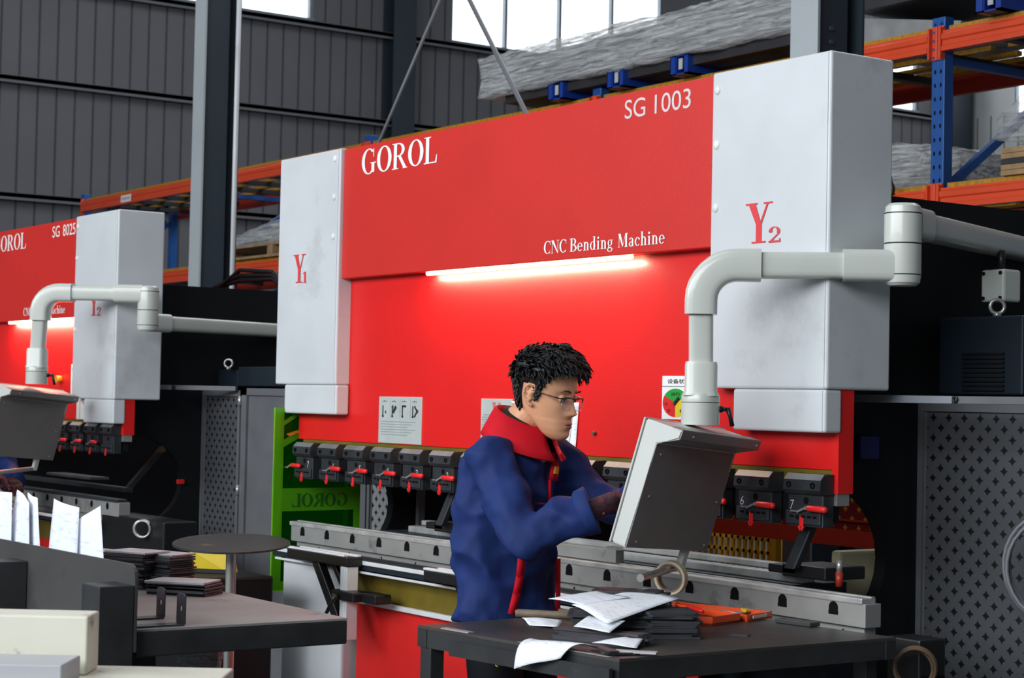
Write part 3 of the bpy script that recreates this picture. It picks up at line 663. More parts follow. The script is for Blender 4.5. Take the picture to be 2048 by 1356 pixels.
# front sheet supports: carriage, post, brace and clamp in one movable unit
def front_support(x0, label):
    t = empty('sheet_support', (x0+.2, -.2, .60), label, 'support arm', 'sheet support arms on the front slide rail')
    b = MB(); b.box((x0, -.205, .822), (x0+.47, -.136, .858), .004); b.build('carriage_body', M['black'], t)
    b = MB(); b.box((x0-.01, -.20, .858), (x0+.44, -.180, .866), .002); b.box((x0+.02, -.160, .858), (x0+.47, -.142, .866), .002); b.build('slide_bar', M['alu'], t)
    b = MB(); b.box((x0+.415, -.200, .55), (x0+.465, -.150, .822), .003); b.box((x0+.436, -.203, .55), (x0+.444, -.199, .822)); b.build('post', M['alu'], t)
    b = MB(); b.obox((x0+.30, -.175, .705), (.022, 0, .008), (0, .016, 0), (-.10, 0, .118), .003); b.obox((x0+.36, -.150, .735), (.012, 0, .004), (0, .008, 0), (-.08, 0, .085), .002); b.build('brace', M['black'], t)
    b = MB(); b.box((x0+.39, -.225, .700), (x0+.56, -.140, .735), .006); b.box((x0+.52, -.19, .70), (x0+.66, -.12, .735), .006); b.build('clamp_block', M['black'], t)
    b = MB(); b.tube([(x0+.45, -.235, .720), (x0+.445, -.245, .700), (x0+.40, -.25, .64)], [.016, .008, .007], 8); b.build('clamp_lever', M['black'], t, True)
    return t
front_support(-2.76, 'aluminium topped sheet support arm at the left end of the slide rail')
front_support(-1.755, 'aluminium topped sheet support arm just left of the worker')

# ---- the second machine, further left
XR2, XL2 = -5.0, -8.1
small, G2 = press_brake(XR2, XL2, -.083, .033, 'red and grey bending machine lettered SG 8025 at far left', 'SG 8025', False)
for i in range(9):
    tool_clamp(small, -5.185-.205*i, G2['zr'], None, lever=i > 0, lever_dx=.03)
for x in (-5.23, -7.9): frame_plate(small, x-.045, x, 2.02, 2.0)
b = MB(); b.box((-7.9, .035, .40), (-5.02, .16, .848)); b.build('bed', M['navy'], small)
b = MB(); b.box((-8.0, -.030, .842), (-4.83, .030, .916), .002); b.box((-8.0, -.012, .812), (-4.85, .03, .846)); b.build('die_rail', M['die'], small)
b = MB(); b.box((-8.0, -.034, .914), (-4.84, .020, .931), .003); b.build('die_rail_cap', M['clamp'], small)
for i in range(13):
    x = -4.97-.2018*i; b = MB(); b.cyl((x, -.0305, .892), (x, -.026, .892), .018, 12); b.build('rail_notch', M['hole'], small)
b = MB(); b.box((-7.9, -.13, .79), (-5.0, -.07, .82), .003); b.build('slide_channel', M['navy'], small)
b = MB(); b.box((-7.9, -.136, .81), (-5.0, -.122, .824), .002); b.build('slide_track', M['alu'], small)
b = MB(); b.box((-7.5, -.055, .04), (-5.46, -.045, .68)); b.build('front_apron', M['apron'], small)
b = MB(); b.box((-7.5, -.06, .68), (-5.46, -.045, .77)); b.build('kick_rail', M['olive'], small)
b = MB(); b.box((-5.44, -.11, .0), (-4.98, .03, .60), .02, 3); b.build('leg_cover', M['cover'], small, True, angle=40)
b = MB(); b.box((-7.2, .19, .94), (-5.28, .24, .965), .004); b.build('back_gauge_rail', M['clamp'], small)
b = MB(); b.box((-5.04, -.03, .62), (-4.30, .14, .855), .008); jb = b.build('junction_box', M['black'], small)
b = MB(); b.obox((-5.30, .30, 1.05), (.014, 0, 0), (0, .02, .0), (.03, .075, .10), .003); ga = b.build('gauge_arm', M['clamp'], small)
b = MB(); b.obox((-5.262, .395, 1.175), (.016, 0, 0), (0, .022, .0), (.008, .02, .026), .003); b.build('gauge_tip', M['rust'], ga)
b = MB(); b.box((-5.22, .45, .985), (-5.2, .49, 1.01), .004); b.build('relay_box', M['piered'], small)
b = MB(); b.box((-5.19, .66, 1.50), (-4.96, 1.05, 1.585), .006); cab = b.build('electrical_cabinet', M['navy'], small)
b = MB(); b.box((-4.95, .655, 1.50), (-4.4, 1.05, 1.60), .006); b.build('cabinet_door', M['navy'], cab)
eyebolt(small, -4.99, .62, 1.585)
side_guard(small, -5.225, 1, .60, 1.478)
gp0, gp1 = Vector((-5.222, .29, 1.487)), Vector((-4.80, .575, 1.487)); gv = (gp1-gp0); gn = Vector((gv.y, -gv.x, 0)).normalized()
def rail_piece(f0, f1): c_ = gp0.lerp(gp1, (f0+f1)/2); b = MB(); b.obox(c_, gv*(f1-f0)/2, gn*.012, (0, 0, .012), .002); return b
gr = rail_piece(.30, 1.0).build('guard_rail', M['guardframe'], small)
rail_piece(0, .28).build('rail_extension', M['guardbright'], gr)
b = MB(); b.ring(gp0.lerp(gp1, .29)+gn*.012, gn, .009, .005, 14, 8); b.build('rail_catch', M['black'], gr)
sb = sign(small, 'status_board', -5.72, -5.58, 1.44, 1.60, M['signwhite'])
b = MB(); font_mesh(b, '设备', (-5.71, .0573, 1.566), (1, 0, 0), (0, 0, 1), .016, .07, thick=.012); b.build('heading', M['ink'], sb)
for nm, a0, a1, m in (('green_sector', 30, 150, 'piegreen'), ('red_sector', 150, 270, 'piered'), ('yellow_sector', 270, 390, 'pieyellow')):
    b = MB(); c0 = (-5.645, 1.50)
    b.prism([(c0[0], .0570, c0[1])] + [(c0[0]+.055*math.cos(math.radians(a)), .0570, c0[1]+.045*math.sin(math.radians(a))) for a in range(a0, a1+1, 10)], (0, .0006, 0)); b.build(nm, M[m], sb)
ch = sign(small, 'chart_sheet', -5.62, -5.38, 1.310, 1.425, M['signwhite'], .054)
b = MB(); b.box((-5.575, .0530, 1.315), (-5.570, .0536, 1.41)); b.build('chart_axis', M['orangemark'], ch)
b = MB(); b.obox((-5.47, .0533, 1.36), (.06, 0, -.04), (0, .0003, 0), (.002, 0, .003)); b.build('chart_line', M['redletter'], ch)
b = MB(); b.cyl((-5.86, .06, 1.52), (-5.86, .03, 1.52), .02, 12); b.build('stud', M['orangemark'], small)
b = MB(); b.cyl((-5.20, .11, 1.228), (-5.06, .11, 1.228), .012, 8); b.build('ram_end_foot_bolt', M['steel'], small)
# green acrylic guard seen under the far panel
b = MB(); b.box((-8.0, -.02, .80), (-7.994, .40, 1.36)); b.build('acrylic_door', M['greenedge'], small)
# cable coils
def coil(c, axis, R, label, m, n=5, wire=.004):
    b = MB()
    for i in range(n): b.ring(Vector(c)+Vector((random.uniform(-.012, .012), random.uniform(-.01, .01), random.uniform(-.012, .012))), Vector(axis)+Vector((random.uniform(-.08, .08),)*3), R*(1+random.uniform(-.05, .05)), wire, 30, 6)
    return tag(b.build('cable_coil', m, None, True), label, 'cable')
coil((.355, .0, .775), (.75, -.66, 0), .052, 'small cable ring hanging on the black box by the right table corner', M['rust'], 3, .005)
coil((-4.475, -.055, .805), (.75, -.66, 0), .040, 'bright cable ring on the black box of the left machine', M['steel'], 3, .005)
coil((.385, .52, 1.02), (.35, -.94, 0), .155, 'large coil of grey hose hung beside the perforated guard at right edge', M['girt'], 5, .006)
# plain grey guard door between the machines
gdoor = empty('guard_door', (-4.3, .62, 0), 'plain grey sheet steel guard door hinged between the two machines', 'door')
b = MB(); b.box((-4.775, .605, .02), (-3.53, .615, 1.478)); b.build('door_sheet', M['guardframe'], gdoor)
b = MB(); b.box((-4.775, .592, .02), (-4.72, .605, 1.49)); b.box((-3.60, .592, .02), (-3.52, .605, 1.49)); b.box((-4.775, .592, 1.455), (-3.52, .605, 1.49)); b.build('door_frame', M['guardframe'], gdoor)
b = MB(); b.box((-3.70, .585, .3), (-3.66, .60, 1.46)); b.build('edge_strip', M['guardbright'], gdoor)
for z in (1.40, .95): b = MB(); b.cyl((-4.785, .588, z), (-4.785, .588, z+.05), .010, 10); b.build('hinge', M['steel'], gdoor)
# ------------------------------------------------------------------ control pendants
def sq(c, u, v, hu, hv, r=.3, n=20):
    out = []
    for k in range(n):
        a = 2*PI*(k+.5)/n; cu, sv = math.cos(a), math.sin(a); e = 0.42
        out.append(Vector(c) + Vector(u)*math.copysign(abs(cu)**e, cu)*hu + Vector(v)*math.copysign(abs(sv)**e, sv)*hv)
    return out
def sqtube(b, a, c, up, h, w=None, grow=0.0):
    a = Vector(a); c = Vector(c); d = (c-a).normalized(); u = Vector(up); u = (u-d*u.dot(d)).normalized(); v = d.cross(u); w = w or h
    b.loft([sq(a, u, v, h, w), sq(c, u, v, h+grow, w+grow)])
def pendant(P, label, boom_top, group_panel=None):
    """P: elbow top, drop foot, swivel (top, split, foot), boom direction and length"""
    el = Vector(P['elbow']); foot = Vector(P['foot']); sw = Vector(P['swivel']); t = empty('control_pendant', (foot.x, foot.y, foot.z-.3), label, 'control panel')
    Z = Vector((0, 0, 1)); h = .037
    d = Vector((sw.x-el.x, sw.y-el.y, 0)); L_ = d.length; d.normalize(); side = Z.cross(d)
    # elbow: rounded quarter turn with two sockets
    b = MB(); rings = []
    R = .100
    c0 = el + d*R - Z*R
    rings.append(sq(el - Z*.140, side, d, .046, .046)); rings.append(sq(el - Z*R, side, d, .046, .046))
    for i in range(1, 8):
        a = PI/2*i/8; p = c0 - d*R*math.cos(a) + Z*R*math.sin(a); tn = d*math.sin(a) + Z*math.cos(a); nn = side.cross(tn)
        rings.append(sq(p, side, nn, .046, .046))
    rings.append(sq(el + d*R, side, Z*-1, .046, .046)); rings.append(sq(el + d*.165, side, Z*-1, .046, .046))
    b.loft(rings); b.build('elbow', M['pendant'], t, True, angle=35)
    b = MB(); sqtube(b, el+d*.14, sw - d*.03 + Z*(P['tube_z']-sw.z if False else 0), Z, h); b.build('arm_tube', M['pendant'], t, True, angle=35)
    b = MB(); sqtube(b, sw - d*.165, sw - d*.02, Z, .045); b.build('arm_socket', M['pendant'], t, True, angle=35)
    zs, zt_, zf = P['z_split'], P['z_top'], P['z_foot']
    r = .052
    b = MB(); b.tube([(sw.x, sw.y, zs-.002), (sw.x, sw.y, zf+.03), (sw.x, sw.y, zf+.008), (sw.x, sw.y, zf)], [r, r, r*.93, r*.75], 28); b.build('swivel_lower', M['pendant'], t, True, angle=35)
    b = MB(); b.tube([(sw.x, sw.y, zs+.002), (sw.x, sw.y, zt_-.03), (sw.x, sw.y, zt_-.008), (sw.x, sw.y, zt_)], [r, r, r*.93, r*.75], 28); b.build('swivel_upper', M['pendant'], t, True, angle=35)
    b = MB(); b.tube([(sw.x, sw.y, zs-.003), (sw.x, sw.y, zs+.003)], r-.003, 28); b.tube([(sw.x, sw.y, zt_-.029), (sw.x, sw.y, zt_-.026)], r+.0006, 28); b.tube([(sw.x, sw.y, zf+.029), (sw.x, sw.y, zf+.032)], r+.0006, 28); b.build('swivel_seam', M['seam'], t)
    bd = Vector((-.343, .938, 0)); bz = P['boom_z']; s0 = Vector((sw.x, sw.y, bz))
    b = MB(); sqtube(b, s0+bd*.03, s0+bd*.125, Z, .046); b.build('boom_socket', M['pendant'], t, True, angle=35)
    b = MB(); sqtube(b, s0+bd*.10, s0+bd*P['boom_len'], Z, h); b.build('boom', M['pendant'], t, True, angle=35)
    # drop tube, lower socket, collar
    b = MB(); sqtube(b, foot+Z*.10, el - Z*.10, d, h*.93); b.build('drop_tube', M['pendant'], t, True, angle=35)
    b = MB(); b.loft([sq(foot+Z*.165, d, side, .044, .044), sq(foot+Z*.155, d, side, .046, .046), sq(foot+Z*.085, d, side, .046, .046), sq(foot+Z*.070, d, side, .050, .050)]); b.build('drop_socket', M['pendant'], t, True, angle=35)
    b = MB(); b.tube([foot+Z*.078, foot+Z*.068, foot+Z*.052], [.050, .054, .054], 28); b.tube([foot+Z*.050, foot-Z*.012], [.054, .054], 28); b.build('collar', M['pendant'], t, True, angle=35)
    b = MB(); b.tube([foot+Z*.0525, foot+Z*.0495], .0535, 28); b.build('collar_seam', M['seam'], t)
    b = MB(); q = foot + rt*.054 + Z*.032; b.tube([q-rt*.004, q+rt*.008], .010, 10); b.tube([q+rt*.006, q+rt*.022], .006, 10); b.tube([q+rt*.022+Z*.004, q+rt*.030-Z*.02, q+rt*.036-Z*.048], [.008, .006, .007], 10); b.build('clamp_lever', M['black'], t, True)
    # control box: local frame w (along the front), n (towards the operator), u (up the face)
    w = Vector((-.293, .956, -.075)).normalized(); n0 = Vector((-.956, -.293, 0)); tl = math.radians(15)
    n = (n0*math.cos(tl) + Z*math.sin(tl)); n = (n - w*n.dot(w)).normalized(); u = w.cross(n); u = u if u.z > 0 else -u
    pb = foot + Vector(P['corner'])            # front lower corner nearest the camera
    Wd, H = .41, .354
    def pt(a, h_, k): return pb + w*a + u*h_ - n*k
    prof = [(0, 0), (0, .050), (.300, .052), (.330, .122), (H, .124), (H, 0)]
    b = MB(); b.prism([pt(0, h_, k) for h_, k in prof], w*Wd)
    bmesh.ops.bevel(b.bm, geom=b.bm.edges[:], offset=.004, segments=2, affect='EDGES'); box = b.build('control_box', M['pbezel'], t)
    b = MB(); b.obox(pt(Wd/2, H/2, -.004), w*(Wd/2+.002), u*(H/2+.002), n*.003, .002); b.build('front_rim', M['pbezel'], box)
    b = MB(); b.obox(pt(Wd*.45, H*.58, -.0085), w*.13, u*.10, n*.001); b.build('screen', M['screen'], box)
    b = MB()
    for i in range(6):
        for j in range(2): b.obox(pt(.06+.05*i, .05+.045*j, -.010), w*.015, u*.012, n*.003, .002)
    b.build('key', M['black'], box)
    b = MB()
    def sheet(p, q, th=.002):  # p, q = (h, k): bent sheet over the back
        a = pt(.0, *p); b_ = pt(.0, *q); dd = (b_-a); nn = w.cross(dd).normalized()*th
        b.prism([a, b_, b_+nn, a+nn], w*(Wd+.004))
    for p, q in (((.0, .0505), (.300, .0525)), ((.300, .0525), (.330, .1225)), ((.330, .1225), (H+.001, .1245)), ((H+.001, .1245), (H+.001, .085))): sheet(p, q)
    bk = b.build('back_cover', M['pback'], t)
    b = MB()
    for a, h_, k in ((.03, .02, .059), (.03, .15, .059), (.03, .27, .059), (.38, .02, .059), (.38, .15, .059), (.05, H-.012, .131), (.385, H-.012, .131)): b.sphere(pt(a, h_, k), .0035, 8, 6)
    b.build('screw', M['steel'], bk)
    # grab bar under the box
    q0 = pt(Wd*.80, .0, .030); q1 = q0 - u*.055; q2 = q1 + Vector((.43, -.90, -.06)).normalized()*.25
    b = MB(); b.obox((q0+q1)/2 - n*.003, w*.012, u*.035, n*.010, .002); br = b.build('bar_bracket', M['pbezel'], t)
    b = MB(); b.tube([q1-(q2-q1)*.05, q2], .0105, 14); b.tube([q2, q2+(q2-q1).normalized()*.008], [.0125, .0115], 14); b.build('grab_bar', M['steel'], t, True, angle=40)
    return t, (q1, q2)
P1 = dict(elbow=(-.232, -.265, 1.846), foot=(-.238, -.255, 1.408), swivel=(.126, .161, 1.850), z_split=1.912, z_top=2.024, z_foot=1.795, boom_z=1.972, boom_len=1.05, corner=(-.060, -.262, -.336))
pen1, bar1 = pendant(P1, 'pale grey swing arm and control panel in front of the worker', 1)
b = MB(); q = Vector((-.07, .80, 1.835)); b.box((q.x-.045, q.y-.04, q.z-.05), (q.x+.045, q.y+.04, q.z+.05), .008); jb = b.build('arm_junction_box', M['pendant'], pen1)
b = MB(); b.cyl((q.x, q.y, q.z+.05), (q.x, q.y, q.z+.11), .012, 10); b.build('stem', M['black'], jb)
for dx in (-.033, .033):
    for dz in (-.038, .038): b = MB(); b.cyl((q.x+dx, q.y-.040, q.z+dz), (q.x+dx, q.y-.044, q.z+dz), .006, 8); b.build('screw', M['black'], jb)
P2 = dict(elbow=(-5.200, -.315, 1.945), foot=(-5.220, -.318, 1.500), swivel=(-4.847, .103, 1.945), z_split=1.865, z_top=1.985, z_foot=1.760, boom_z=1.805, boom_len=1.05, corner=(-.055, -.262, -.352))
pen2, bar2 = pendant(P2, 'pale grey swing arm and control panel of the left machine at left edge', 0)
# roll of tape hanging on the grab bar
q1, q2 = bar1; ax = (q2-q1).normalized(); c = q1.lerp(q2, .22) - Vector((0, 0, .0105+.029-.062))
tp = empty('tape_roll', c - Vector((0, 0, .050)), 'cream masking tape roll hung on the bar under the control panel', 'tape')
def annulus(b, c, ax, R, r, w, n=36):
    u = Vector((0, 0, 1)); u = (u-ax*u.dot(ax)).normalized(); v = ax.cross(u); rs = []
    for i in range(n+1):
        a = 2*PI*i/n; dd = u*math.cos(a)+v*math.sin(a)
        rs.append([c+dd*R-ax*w, c+dd*R+ax*w, c+dd*r+ax*w, c+dd*r-ax*w])
    b.loft(rs, True, False)
cc = q1.lerp(q2, .22) + Vector((0, 0, .0105-.036))
b = MB(); annulus(b, cc, ax, .048, .041, .012); b.build('tape', M['tape'], tp, True, angle=40)
b = MB(); annulus(b, cc, ax, .041, .036, .0118); b.build('core', M['tapecore'], tp, True, angle=40)
b = MB(); u_ = Vector((0, 0, 1)); v_ = ax.cross(u_).normalized()
for a in (200, 235, 165): a = math.radians(a); dd = u_*math.cos(a)+v_*math.sin(a); b.obox(cc+dd*.0358, dd*.0004, ax.cross(dd).normalized()*.006, ax*.008)
b.build('core_print', M['tapeblue'], tp)

# ------------------------------------------------------------------ near bench
A_, B_, C_, D_ = (-.400, -1.074), (.352, -.994), (.350, -.080), (-.446, -.155)
bench = empty('workbench', (-.05, -.57, 0), 'dark steel workbench covered with drawings beside the worker', 'workbench')
def quad(z): return [(p[0], p[1], z) for p in (A_, B_, C_, D_)]
b = MB(); b.prism(quad(.852), (0, 0, .008)); b.build('bench_top', M['benchtop'], bench)
def rail(b, p, q, z0, z1, th, inset=0.0):
    p = Vector((p[0], p[1], 0)); q = Vector((q[0], q[1], 0)); d = (q-p).normalized(); nrm = Vector((-d.y, d.x, 0))
    o = p+nrm*inset; e = q+nrm*inset
    b.prism([(o.x, o.y, z0), (e.x, e.y, z0), (e.x+nrm.x*th, e.y+nrm.y*th, z0), (o.x+nrm.x*th, o.y+nrm.y*th, z0)], (0, 0, z1-z0))
b = MB(); rail(b, A_, B_, .805, .8515, .04); rail(b, B_, C_, .805, .8515, .04); rail(b, C_, D_, .805, .8515, .04); rail(b, D_, A_, .805, .8515, .04); fr = b.build('bench_frame', M['benchframe'], bench)
b = MB(); rail(b, (-.24, -1.080), (.345, -1.018), .800, .838, .012); b.build('front_lip', M['benchframe'], fr)
b = MB(); rail(b, (-.30, -1.067), (-.19, -1.055), .8605, .864, .02); rail(b, (.0, -1.035), (.32, -1.0), .8602, .8612, .012); b.build('bright_edge', M['dietop'], fr)
for (x, y) in ((-.372, -1.045), (.31, -.965), (.265, -.105), (-.415, -.18)):
    b = MB(); b.obox((x, y, .4025), (.0225, .002, 0), (-.002, .0225, 0), (0, 0, .4025), .003); b.build('leg', M['benchframe'], bench)
b = MB(); b.cyl((.07, -1.02, .80), (.07, -1.02, .845), .012, 10); b.build('hook', M['benchframe'], fr)

# bent paper sheets
def paper(name, corners, label, m, bulge=.0, group=None, n=10, curl=None, thick=.0006):
    c = [Vector(p) for p in corners]; b = MB(); g = []
    for i in range(n+1):
        u = i/n; row = []
        for j in range(n+1):
            v = j/n; p = (c[0]*(1-u)+c[1]*u)*(1-v) + (c[3]*(1-u)+c[2]*u)*v
            p = p + Vector((0, 0, 1))*(bulge*math.sin(PI*u)*math.sin(PI*v) + .25*abs(bulge)*math.sin(5*u+3*v))
            if curl: p = p + curl(u, v)
            row.append(p)
        g.append(row)
    vs = [[b.bm.verts.new(p) for p in r] for r in g]
    for i in range(n):
        for j in range(n): b.bm.faces.new((vs[i][j], vs[i+1][j], vs[i+1][j+1], vs[i][j+1]))
    o = b.build(name, m, None, True)
    md = o.modifiers.new('thickness', 'SOLIDIFY'); md.thickness = thick
    return tag(o, label, 'paper', group)
paper('drawing_sheet', [(-.075, -.815, .934), (.085, -.895, .916), (.02, -.54, .940), (-.19, -.465, .948)][0:1] + [(.125, -.855, .913), (.03, -.545, .946), (-.19, -.465, .953)], 'large printed drawing draped over the top of the parts pile', M['paper'], .012)
paper('drawing_sheet', [(-.150, -.835, .943), (-.045, -.80, .938), (-.03, -.66, .950), (-.165, -.66, .955)], 'folded drawing poking out left from under the large top drawing', M['paper2'], .006)
paper('drawing_sheet', [(.055, -.905, .898), (.16, -.875, .894), (.115, -.79, .912), (-.02, -.80, .912)], 'small white sheet tucked under the large drawing on the pile', M['paper'], .004)
paper('drawing_sheet', [(.062, -1.088, .806), (.165, -1.045, .842), (.235, -.975, .872), (.01, -.985, .868)][0:1] + [(.185, -1.04, .846), (.232, -.965, .871), (-.005, -.99, .8665)][0:3], 'white drawing hanging over the front edge of the near bench', M['paper'], .010, curl=lambda u, v: Vector((0, -.012*math.sin(PI*v), .018*math.sin(PI*v))))
paper('drawing_sheet', [(.15, -.92, .870), (.255, -.865, .868), (.20, -.80, .878), (.17, -.83, .882)], 'narrow curled sheet lying under the lowest steel strips', M['paper'], .006)
paper('drawing_sheet', [(-.395, -.745, .8640), (-.26, -.815, .864), (-.15, -.80, .866), (-.25, -.715, .872)], 'small crumpled sheet beside the round tool handle', M['paper'], .008)
# toothed steel strips in piles
def toothed(L_, Wd, T, teeth, seed):
    r = random.Random(seed); pts = []
    for i in range(teeth*2+1): pts.append((L_/2 + (.008 if i % 2 else -.002), -Wd/2 + Wd*i/(teeth*2)))
    for i in range(teeth*2, -1, -1): pts.append((-L_/2 - (.006 if i % 2 else -.002), -Wd/2 + Wd*i/(teeth*2)))
    b = MB(); b.prism([(p[0], p[1], 0) for p in pts], (0, 0, T)); return b.build('toothed_strip', M['parts'], None, False)
def pile(cx, cy, z0, n, L_, Wd, T, ang, label, cat, group, seed, jit=.012, teeth=6, proto=None):
    r = random.Random(seed); p0 = toothed(L_, Wd, T, teeth, seed)
    for i in range(n):
        o = p0 if i == 0 else p0.copy()
        if i: COL.objects.link(o)
        o.location = (cx+r.uniform(-jit, jit), cy+r.uniform(-jit, jit), z0+T*1.02*i); o.rotation_euler = (0, 0, math.radians(ang+r.uniform(-5, 5)))
        tag(o, label, cat, group)
pile(-.035, -.665, .8605, 11, .27, .17, .0055, 47, 'dark toothed steel strip in the main pile under the large drawing', 'steel part', 'toothed strips in the main pile', 3)
pile(.085, -.835, .8605, 5, .24, .055, .0055, 28, 'thin grey steel strip in the low pile at the front of the drawings', 'steel part', 'steel strips in the low front pile', 4, .008, 2)
pile(-.175, -.545, .8605, 15, .17, .10, .0060, 45, 'dark toothed steel strip in the tall rear pile behind the large drawing', 'steel part', 'toothed strips in the rear pile', 5, .01, 4)
pile(.085, -.62, .8605, 12, .12, .10, .0055, 60, 'black toothed steel strip in the right hand pile by the orange case', 'steel part', 'toothed strips in the right pile', 6, .012, 4)
for k, (x, y, a, l, w_) in enumerate(((.27, -.93, 20, .05, .012), (.30, -.95, 70, .045, .012), (.315, -.915, 40, .05, .014), (.25, -.96, -15, .06, .013))):
    b = MB(); b.obox((x, y, .8625+.0025*k), (l*math.cos(math.radians(a)), l*math.sin(math.radians(a)), 0), (-w_*math.sin(math.radians(a)), w_*math.cos(math.radians(a)), 0), (0, 0, .0020))
    tag(b.build('steel_scrap', M['parts'] if k != 2 else M['partspale'], None), 'narrow steel offcut lying near the front corner of the near bench', 'steel part', 'offcuts at the bench corner')
b = MB(); b.obox((.147, -.438, .8625), (.02, .012, 0), (-.006, .010, 0), (0, 0, .002)); tag(b.build('steel_scrap', M['parts'], None), 'small dark steel chip lying alone on the near bench', 'steel part')
tl = empty('hand_tool', (-.40, -.70, .861), 'worn round tool handle lying at the left of the parts pile', 'tool')
b = MB(); b.tube([(-.425, -.745, .872), (-.42, -.738, .873), (-.34, -.66, .873), (-.28, -.61, .873)], [.009, .0115, .0105, .0105], 12); b.build('handle', M['toolwood'], tl, True)
b = MB(); b.tube([(-.355, -.65, .882), (-.24, -.53, .8725)], [.006, .009], 10); b.build('shaft', M['rust'], tl, True)
# open orange tool case
tc_ = empty('tool_case', (-.15, -.22, .8605), 'open orange tool case at the far right of the near bench', 'tool case')
def tray(b, pts, z0, z1, th):
    n = len(pts)
    for i in range(n):
        p = Vector((pts[i][0], pts[i][1], 0)); q = Vector((pts[(i+1) % n][0], pts[(i+1) % n][1], 0)); d = (q-p).normalized(); nr = Vector((-d.y, d.x, 0))*th
        b.prism([(p.x, p.y, z0), (q.x, q.y, z0), (q.x+nr.x, q.y+nr.y, z0), (p.x+nr.x, p.y+nr.y, z0)], (0, 0, z1-z0))
lid = [(-.365, -.228), (-.075, -.215), (-.115, -.085), (-.44, -.17)]
base = [(-.115, -.455), (-.045, -.365), (-.080, -.235), (-.355, -.240)]
b = MB(); tray(b, lid, .8605, .879, .006); b.build('case_lid', M['orange'], tc_)
b = MB(); tray(b, base, .8605, .884, .006); b.build('case_base', M['orange'], tc_)
b = MB(); b.prism([(p[0], p[1], .8606) for p in lid], (0, 0, .006)); b.prism([(p[0], p[1], .8606) for p in base], (0, 0, .006)); b.build('case_insert', M['benchframe'], tc_)
b = MB(); b.obox((-.088, -.155, .872), (.012, -.036, 0), (.0012, .0004, 0), (0, 0, .004)); b.build('case_label', M['tape'], tc_)
b = MB(); b.tube([(-.34, -.215, .8745), (-.14, -.175, .8745)], .004, 8); tag(b.build('scriber', M['steel'], None, True), 'long thin steel rod lying in the lid of the orange case', 'tool')
b = MB(); b.tube([(-.245, -.285, .888), (-.24, -.287, .888), (-.165, -.305, .886), (-.15, -.308, .885)], [.003, .0065, .0065, .004], 10); tag(b.build('marker_pen', M['piered'], None, True), 'red marker lying across the orange tool case', 'pen')
b = MB(); b.ring((-.19, -.115, .876), (.2, .1, 1), .011, .004, 16, 8); b.sphere((-.185, -.125, .875), (.012, .006, .006), 10, 8); tag(b.build('brass_ring', M['gold'], None, True), 'small brass fitting lying in the lid of the orange case', 'fitting')
b = MB(); b.obox((.03, -.125, .8665), (.06, .008, 0), (-.003, .022, 0), (0, 0, .006), .002); tag(b.build('steel_block', M['benchframe'], None), 'dark flat block at the end of the orange case', 'block')

# ------------------------------------------------------------------ left bench with its rack
bl = empty('workbench', (-1.4, -1.45, 0), 'dusty grey workbench with folded parts at lower left', 'workbench')
b = MB(); b.box((-2.3, -1.745, .846), (-.67, -1.13, .852)); b.build('bench_top', M['benchtopl'], bl)
b = MB(); b.box((-.71, -1.745, .782), (-.67, -1.13, .846), .004); b.box((-2.3, -1.17, .782), (-.71, -1.13, .846), .004); b.box((-2.3, -1.745, .782), (-.71, -1.705, .846), .004); b.box((-2.3, -1.705, .782), (-2.26, -1.17, .846)); b.build('bench_frame', M['benchframe'], bl)
for x, y in ((-1.45, -1.20), (-2.27, -1.16), (-2.27, -1.715)):
    b = MB(); b.box((x-.025, y-.025, 0), (x+.025, y+.025, .782), .003); b.build('leg', M['benchframe'], bl)
b = MB(); b.box((-2.2, -1.7, .30), (-.75, -1.19, .32)); b.build('lower_shelf', M['benchframe'], bl)
rk = empty('sheet_rack', (-1.2, -1.95, 0), 'dark steel holder with upright plate keeping the job papers at left', 'rack')
b = MB()
pr = [(-1.95, .80), (-.64, .80), (-.64, .985), (-.645, 1.002), (-.655, 1.012), (-.67, 1.019), (-1.95, 1.012)]
b.prism([(p[0], -1.765, p[1]) for p in pr], (0, .008, 0)); b.build('back_plate', M['plate'], rk)
for x in (-.735, -1.43):
    b = MB(); b.box((x-.02 if x > -1 else x-.07, -1.86, 0), (x+.095 if x > -1 else x+.04, -1.766, .968), .003); b.build('post', M['benchframe'], rk)
b = MB(); b.box((-1.85, -1.90, .800), (-.805, -1.862, .806)); b.box((-1.85, -1.862, .800), (-.805, -1.766, .806)); b.build('rack_shelf', M['benchtopl'], rk)
b = MB(); b.box((-1.24, -1.785, .835), (-1.10, -1.767, .846), .003); b.box((-.90, -1.785, .835), (-.81, -1.767, .846), .003); b.build('bright_bar', M['partspale'], rk)
papers = [
 ([(-1.80, -1.738, .86), (-1.60, -1.738, .86), (-1.60, -1.742, 1.152), (-1.80, -1.742, 1.145)], 'white job paper behind the plate, leftmost at the picture edge'),
 ([(-1.735, -1.728, .86), (-1.47, -1.728, .86), (-1.455, -1.735, 1.130), (-1.60, -1.735, 1.160)], 'tilted white job paper with sloping top, second from left in the rack'),
 ([(-1.50, -1.718, .86), (-1.395, -1.718, .86), (-1.416, -1.724, 1.146), (-1.545, -1.724, 1.154)], 'straight white job paper left of the gap in the rack'),
 ([(-1.335, -1.738, .86), (-1.10, -1.738, .86), (-1.075, -1.742, 1.138), (-1.27, -1.742, 1.152)], 'white folded job paper right of the gap in the rack'),
 ([(-1.15, -1.722, .86), (-.915, -1.722, .86), (-.980, -1.730, 1.148), (-1.19, -1.730, 1.070)], 'white job paper with pointed top corner, rightmost in the rack')]
for k, (cs, lb) in enumerate(papers):
    paper('job_paper', cs, lb, M['paper2'], .0, 'job papers in the left rack', 8, curl=lambda u, v, k=k: Vector((0, .010*math.sin(PI*u+k)*v, 0)))
